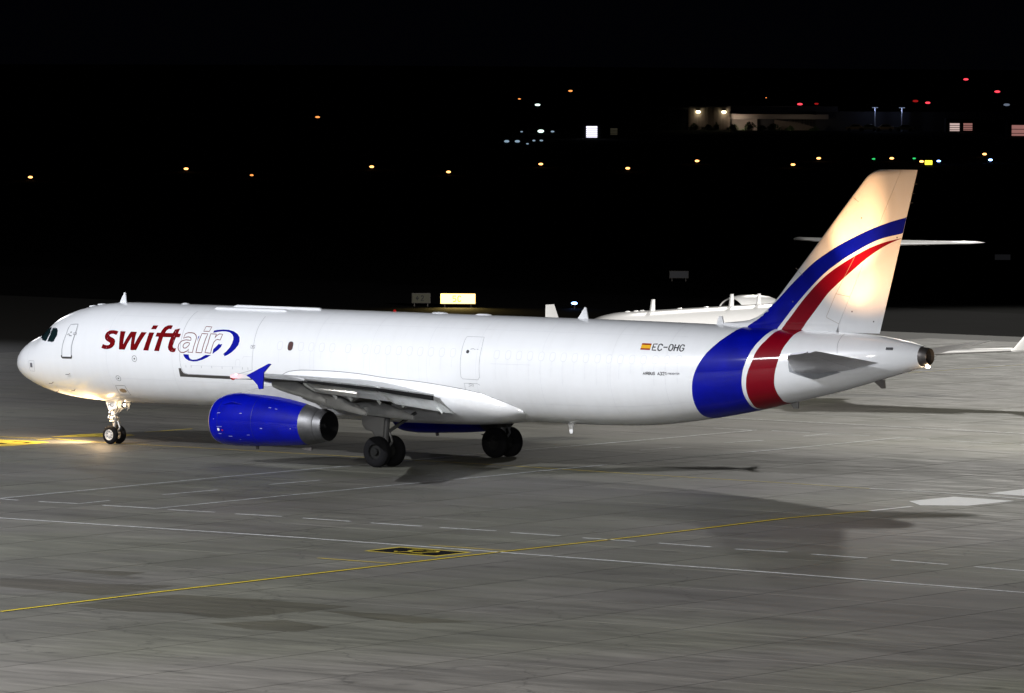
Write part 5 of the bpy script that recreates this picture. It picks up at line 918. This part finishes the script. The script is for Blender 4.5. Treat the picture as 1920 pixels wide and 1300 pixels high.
for q, lb, m, r in zip(mi['cool'], ('leftmost pale blue lamp of the short row', 'second pale blue lamp of the short row from the left', 'lowest and faintest lamp of the pale blue row', 'small pale lamp next to last in the row', 'rightmost pale lamp of the short row', 'bright greenish white lamp above the pale blue row', 'faint lamp left of the greenish white lamp', 'faint lamp right of the greenish white lamp'), (E_COOL, E_COOL, E_COOL, E_COOL, E_COOL, E_COOLH, E_COOL, E_COOL), (.36, .36, .18, .22, .24, .5, .2, .28)):
    lamp('far_lamp', q[0], q[1], m, r, lb, 'pale lamps far across the field')
sign(mi['ybox'][0], 1.05, .62, E_YBOX, 'small glowing yellow sign above the fin between a red and a blue light', z0=.1)

# ---- far buildings, measured along the picture from px 1160 at 1311 m
BO = Vector((D['misc']['b'][0][0], D['misc']['b'][0][1], 0)); K = 9.048
def bu(px): return (px-1160)/K
def bz(py): return (243.-py)/K
HW_ = mat('hangar_wall', (.30, .25, .21), .8, noise=.2, nscale=.3); HD = mat('hangar_dark_wall', (.05, .05, .055), .8); HR = mat('hangar_roof_edge', (.36, .32, .29), .7); HM = mat('hangar_grey_band', (.13, .125, .13), .7)
hb = empty('hangar', tuple(BO), RZ, label='long low hangar with two lit wall lamps on the far side of the field', cat='building')
MB().box((bu(1230), 6, bz(221)), (bu(1290)-bu(1170)+0, 10, bz(199)-0)).build('dark_wing', HD, hb)
MB().box((bu(1232), .8, bz(203.5)), (bu(1290)-bu(1175), .6, .45)).build('parapet', HM, hb)
MB().box((bu(1329), 5.5, bz(221.5)), (bu(1368)-bu(1290), 10, bz(200))).build('front_wall', HW_, hb)
MB().box((bu(1329), .45, bz(199.6)), (bu(1369)-bu(1289), .3, .25)).build('wall_coping', HM, hb)
MB().box((bu(1460), 2.2, bz(217.5)), (bu(1550)-bu(1369), 6, .95)).build('canopy', HR, hb)
MB().box((bu(1470), 7.5, bz(207)), (bu(1570)-bu(1368), 6, 1.9)).build('upper_storey', HM, hb)
MB().box((bu(1395), 3.5, bz(233)), (bu(1418)-bu(1371), 3, bz(222))).build('lit_bay_wall', HR, hb)
MB().box((bu(1435), 4.5, bz(233)), (bu(1454)-bu(1419), 3, bz(222))).build('door_bay', HD, hb)
MB().box((bu(1510), 3.5, bz(233)), (bu(1572)-bu(1455), 3, bz(223))).build('side_wall', HW_, hb)
for k in range(12): MB().box((bu(1294+k*6.4), .47, bz(222)), (.06, .06, bz(202))).build('wall_rib', HR, hb)
MB().add([(bu(1450), 2.0, bz(223.2)), (bu(1562), 2.0, bz(223.2)), (bu(1562), 2.0, bz(242)), (bu(1530), 2.0, bz(238)), (bu(1495), 2.0, bz(229))]+[(bu(1450), 2.3, bz(223.2)), (bu(1562), 2.3, bz(223.2)), (bu(1562), 2.3, bz(242)), (bu(1530), 2.3, bz(238)), (bu(1495), 2.3, bz(229))], [(0, 1, 2, 3, 4), (9, 8, 7, 6, 5), (0, 5, 6, 1), (1, 6, 7, 2), (2, 7, 8, 3), (3, 8, 9, 4), (4, 9, 5, 0)]).build('sloping_side_roof', HD, hb)
MB().box((bu(1720), 6, bz(226)), (bu(1960)-bu(1574), 10, bz(206))).build('low_wing', HD, hb)
def bw(px, y, py): return BO+RT2*bu(px)+BACK*y+Vector((0, 0, bz(py)))
for px in (1308, 1356):
    l = MB().box((bu(px), .28, bz(209.5)), (.75, .45, .38)).build('wall_lamp', E_WALL, hb)
    MB().box((bu(px), .30, bz(206.8)), (.8, .5, .08)).build('lamp_hood', DMETAL, l)
    spot('hangar_light', bw(px, -.5, 210), bw(px, .35, 243), 34, (1, .82, .62), 110, .8, .15)
    spot('hangar_light', bw(px, -1.8, 212), bw(px, .5, 222), 16, (1, .80, .60), 120, .8, .15)
spot('hangar_light', bw(1372, -3, 226), bw(1400, 0, 217), 210, (1, .80, .62), 140, .9, .2)  # unseen spots on canopy and bays, apart from the two wall lamps
spot('hangar_light', bw(1385, -3.5, 235), bw(1395, 2, 233), 160, (1, .80, .62), 130, .9, .2)
spot('hangar_light', bw(1490, -8, 232), bw(1500, 0, 228), 110, (1, .82, .66), 130, .9, .2)
# light poles by the hangar
E_PALE = emis('lamp_head_pale', (.55, .68, 1), .35)
PW = mat('pole_pale', (.45, .47, .50), .6)
for px, lb in ((1636, 'left'), (1686, 'right')):
    q = BO+RT2*bu(px)-BACK*3; t = empty('light_pole', tuple(q), RZ, label='pale light pole with a flat cross head, %s one of the pair by the hangar' % lb, cat='light pole', group='light poles by the hangar')
    MB().tube((0, 0, -.1), (0, 0, bz(200)), .20, .16, 10).build('pole', PW, t); MB().box((0, 0, bz(199.6)), (1.15, .3, .12)).build('lamp_head', E_PALE, t)
    point('pole_lamp', q+Vector((0, -.9, bz(201.5))), 60, (.5, .6, 1), .1)
# bright windows of small buildings
WB = iter(D['wb'])
def wbuild(px0, px1, py0, py1, m, bars, label, name='lit_building', dark=HD):
    gx, gy, pyg = next(WB); K2 = FPX/((Vector((gx, gy))-Vector((CAM.x, CAM.y))).length); w = (px1-px0)/K2; z0, z1 = (pyg-py1)/K2, (pyg-py0)/K2
    q = Vector((gx, gy, 0)); t = empty(name, (q.x, q.y, 0), RZ, label=label, cat='building')
    MB().box((0, 3.1, (z1+.9)/2-.3), (w+1.6, 6, z1+1.5)).build('wall', dark, t)
    f = MB().box((0, .04, (z0+z1)/2), (w, .06, z1-z0)).build('window', m, t)
    for k in range(bars): MB().box((0, -.02, z0+(z1-z0)*(k+.6)/(bars+.6)*1.0), (w, .05, .09 if bars > 3 else .12)).build('slat', dark, f)
    MB().box((0, .0, z1+.05), (w+.2, .14, .10)).build('window_frame', dark, f)
wbuild(1099.5, 1120, 237, 258, E_WIN, 5, 'small dark hut with one very bright slatted window')
wbuild(1145, 1158, 241, 253, mat('window_dim', (.05, .05, .03), .5, emit=(.5, .45, .3), es=.05), 3, 'dark hut with a faint slatted window right of the bright one')
wbuild(1781, 1799, 231.5, 246, E_WINP, 3, 'small building with a pale slatted window above the fin, left of a pair')
wbuild(1804, 1823, 231.5, 245, E_WINR, 3, 'small building with a pinkish slatted window above the fin, right of a pair')
wbuild(1897, 1922, 235, 255, E_WINR, 2, 'small building with a pinkish window cut by the right edge')
# obstruction lights and lamps on dark masts
def mast(px, py, m, r, label, group, name='lamp_mast'):
    q = BO+RT2*bu(px)+BACK*(20+(px*7 % 23)); t = empty(name, tuple(q), RZ, label=label, cat='mast', group=group); h = (243-py)/K*1.015
    MB().tube((0, 0, -.1), (0, 0, h-.15), .10, .06, 8).build('pole', HD, t); MB().loft(sphere_rings((0, 0, h), r*1.35, r*.7, r*.55, 12, 8)).build('lamp', m, t, True)
for px, py, r, lb in ((1829, 149, .40, 'highest of the red obstruction lights'), (1892, 172, .45, 'red obstruction light nearest the right edge'), (1509.5, 197, .42, 'leftmost bright red obstruction light above the hangar'), (1752.5, 193, .40, 'bright red obstruction light between the poles and the pink windows')):
    mast(px, py, E_RFAR, r, lb, 'red obstruction lights', 'obstruction_light')
for px, py, r, lb in ((1543, 196.5, .34, 'dim red light right of the leftmost bright red one'), (1734, 190.5, .45, 'dim red light beside a bright red one'), (772, 295, .22, 'tiny red lamp far left of the fin above the field')):
    mast(px, py, E_RDIM, r, lb, 'dim red lamps', 'obstruction_light')
for px, py, m, r, lb in ((1009.5, 200.5, E_COOLH, .42, 'bright white green lamp above the lamp row'), (975, 190.5, E_AMBD, .22, 'very faint lamp left of the white green lamp'), (592, 225.5, E_AMBD, .36, 'lone amber lamp high above the left half of the field'), (1071.5, 174, E_AMBD, .34, 'highest amber lamp near the middle'), (1429.5, 201.5, E_COOL, .30, 'pale lamp above the hangar canopy'), (1466, 203, E_RDIM, .12, 'very faint lamp above the hangar canopy'), (1908, 196.5, mat('lamp_faint', (.1, .1, .1), .5, emit=(.5, .6, .8), es=.25), .5, 'faint flat lamp near the right edge'), (1443, 185, E_AMBD, .12, 'very faint amber lamp above the canopy lamp')):
    mast(px, py, m, r, lb, 'lamps on masts beyond the field')
# parked cars glinting in front of the hangar
CARM = [mat('car_paint_a', (.35, .30, .22), .3, .2, .5), mat('car_paint_b', (.10, .12, .10), .3, .2, .5)]
for k, (px, lb) in enumerate(((1597, 'pale parked car left of the light poles'), (1622, 'parked car just left of the light poles'), (1652, 'small parked car between the two light poles'), (1689, 'parked car below the right hand light pole'))):
    q = BO+RT2*bu(px)-BACK*6; t = empty('parked_car', (q.x, q.y, 0), RZ, label=lb, cat='car', group='cars parked by the hangar')
    MB().prism([(-1.9, .35), (-1.95, .8), (-1.1, .92), (-.5, 1.4), (.8, 1.42), (1.5, .95), (1.95, .85), (1.95, .35)], -.8, .8).build('body', CARM[k % 2], t, False, .06)
    MB().prism([(-.95, .93), (-.45, 1.34), (.75, 1.36), (1.3, .95)], -.82, .82).build('window', GLASS, t)
    for x in (-1.2, 1.2): MB().tube((x, -.82, .32), (x, .82, .32), .32, n=14).build('wheel', RUB, t)
spot('hangar_light', bw(1640, -22, 190), bw(1640, -6, 243), 120, (1, .75, .42), 120, .9, .2)  # unseen spot over the parked cars, with no lamp part
# dark shrubs before the hangar
LEAF = mat('shrub_leaves', (.05, .09, .03), .8, noise=.4)
def shrub(px, y, w, h, label, seed):
    rnd = random.Random(seed); q = BO+RT2*bu(px)-BACK*y; t = empty('shrub', (q.x, q.y, 0), RZ, label=label, cat='shrub', group='dark shrubs before the hangar'); m = MB()
    for k in range(420):
        a = rnd.uniform(0, 2*math.pi); rr = rnd.random()**.5; z = rnd.random()**.8; ww = w/2*math.sqrt(max(.05, 1-z**2))*(.8+.3*math.sin(a*3+seed))
        c = Vector((ww*rr*math.cos(a), ww*.6*rr*math.sin(a), z*h*(.85+.25*math.sin(a*2+seed)))); s = rnd.uniform(.10, .24)
        u = Vector((rnd.uniform(-1, 1), rnd.uniform(-1, 1), rnd.uniform(-1, 1))).normalized()*s; v = u.orthogonal().normalized()*s*.6
        m.add([c-u, c-v, c+u, c+v], [(0, 1, 2, 3)])
    f = mesh('foliage', m.v, m.f, LEAF, t); MB().tube((0, 0, -.1), (0, 0, h*.5), .12, .05, 7).build('trunk', DMETAL, t)
for k, (px, w, h, lb) in enumerate(((1299, 2.6, 1.25, 'leftmost dark shrub under the left wall lamp'), (1325, 3.2, 1.05, 'low dark shrub between the two wall lamps'), (1341, 1.6, 1.5, 'narrow pointed shrub left of the right wall lamp'), (1372, 3.0, 1.1, 'dark shrub at the corner of the hangar front wall'), (1402, 3.4, 1.6, 'large dark shrub before the lit bay'), (1425, 2.2, .9, 'low shrub right of the lit bay'), (1446, 3.6, 1.3, 'greenish shrub before the dark door bay'), (1478, 2.2, .9, 'small shrub before the sloping side roof'), (1525, 2.4, .9, 'rightmost small shrub before the hangar'))):
    shrub(px, 3.0, w, h, lb, k+3)
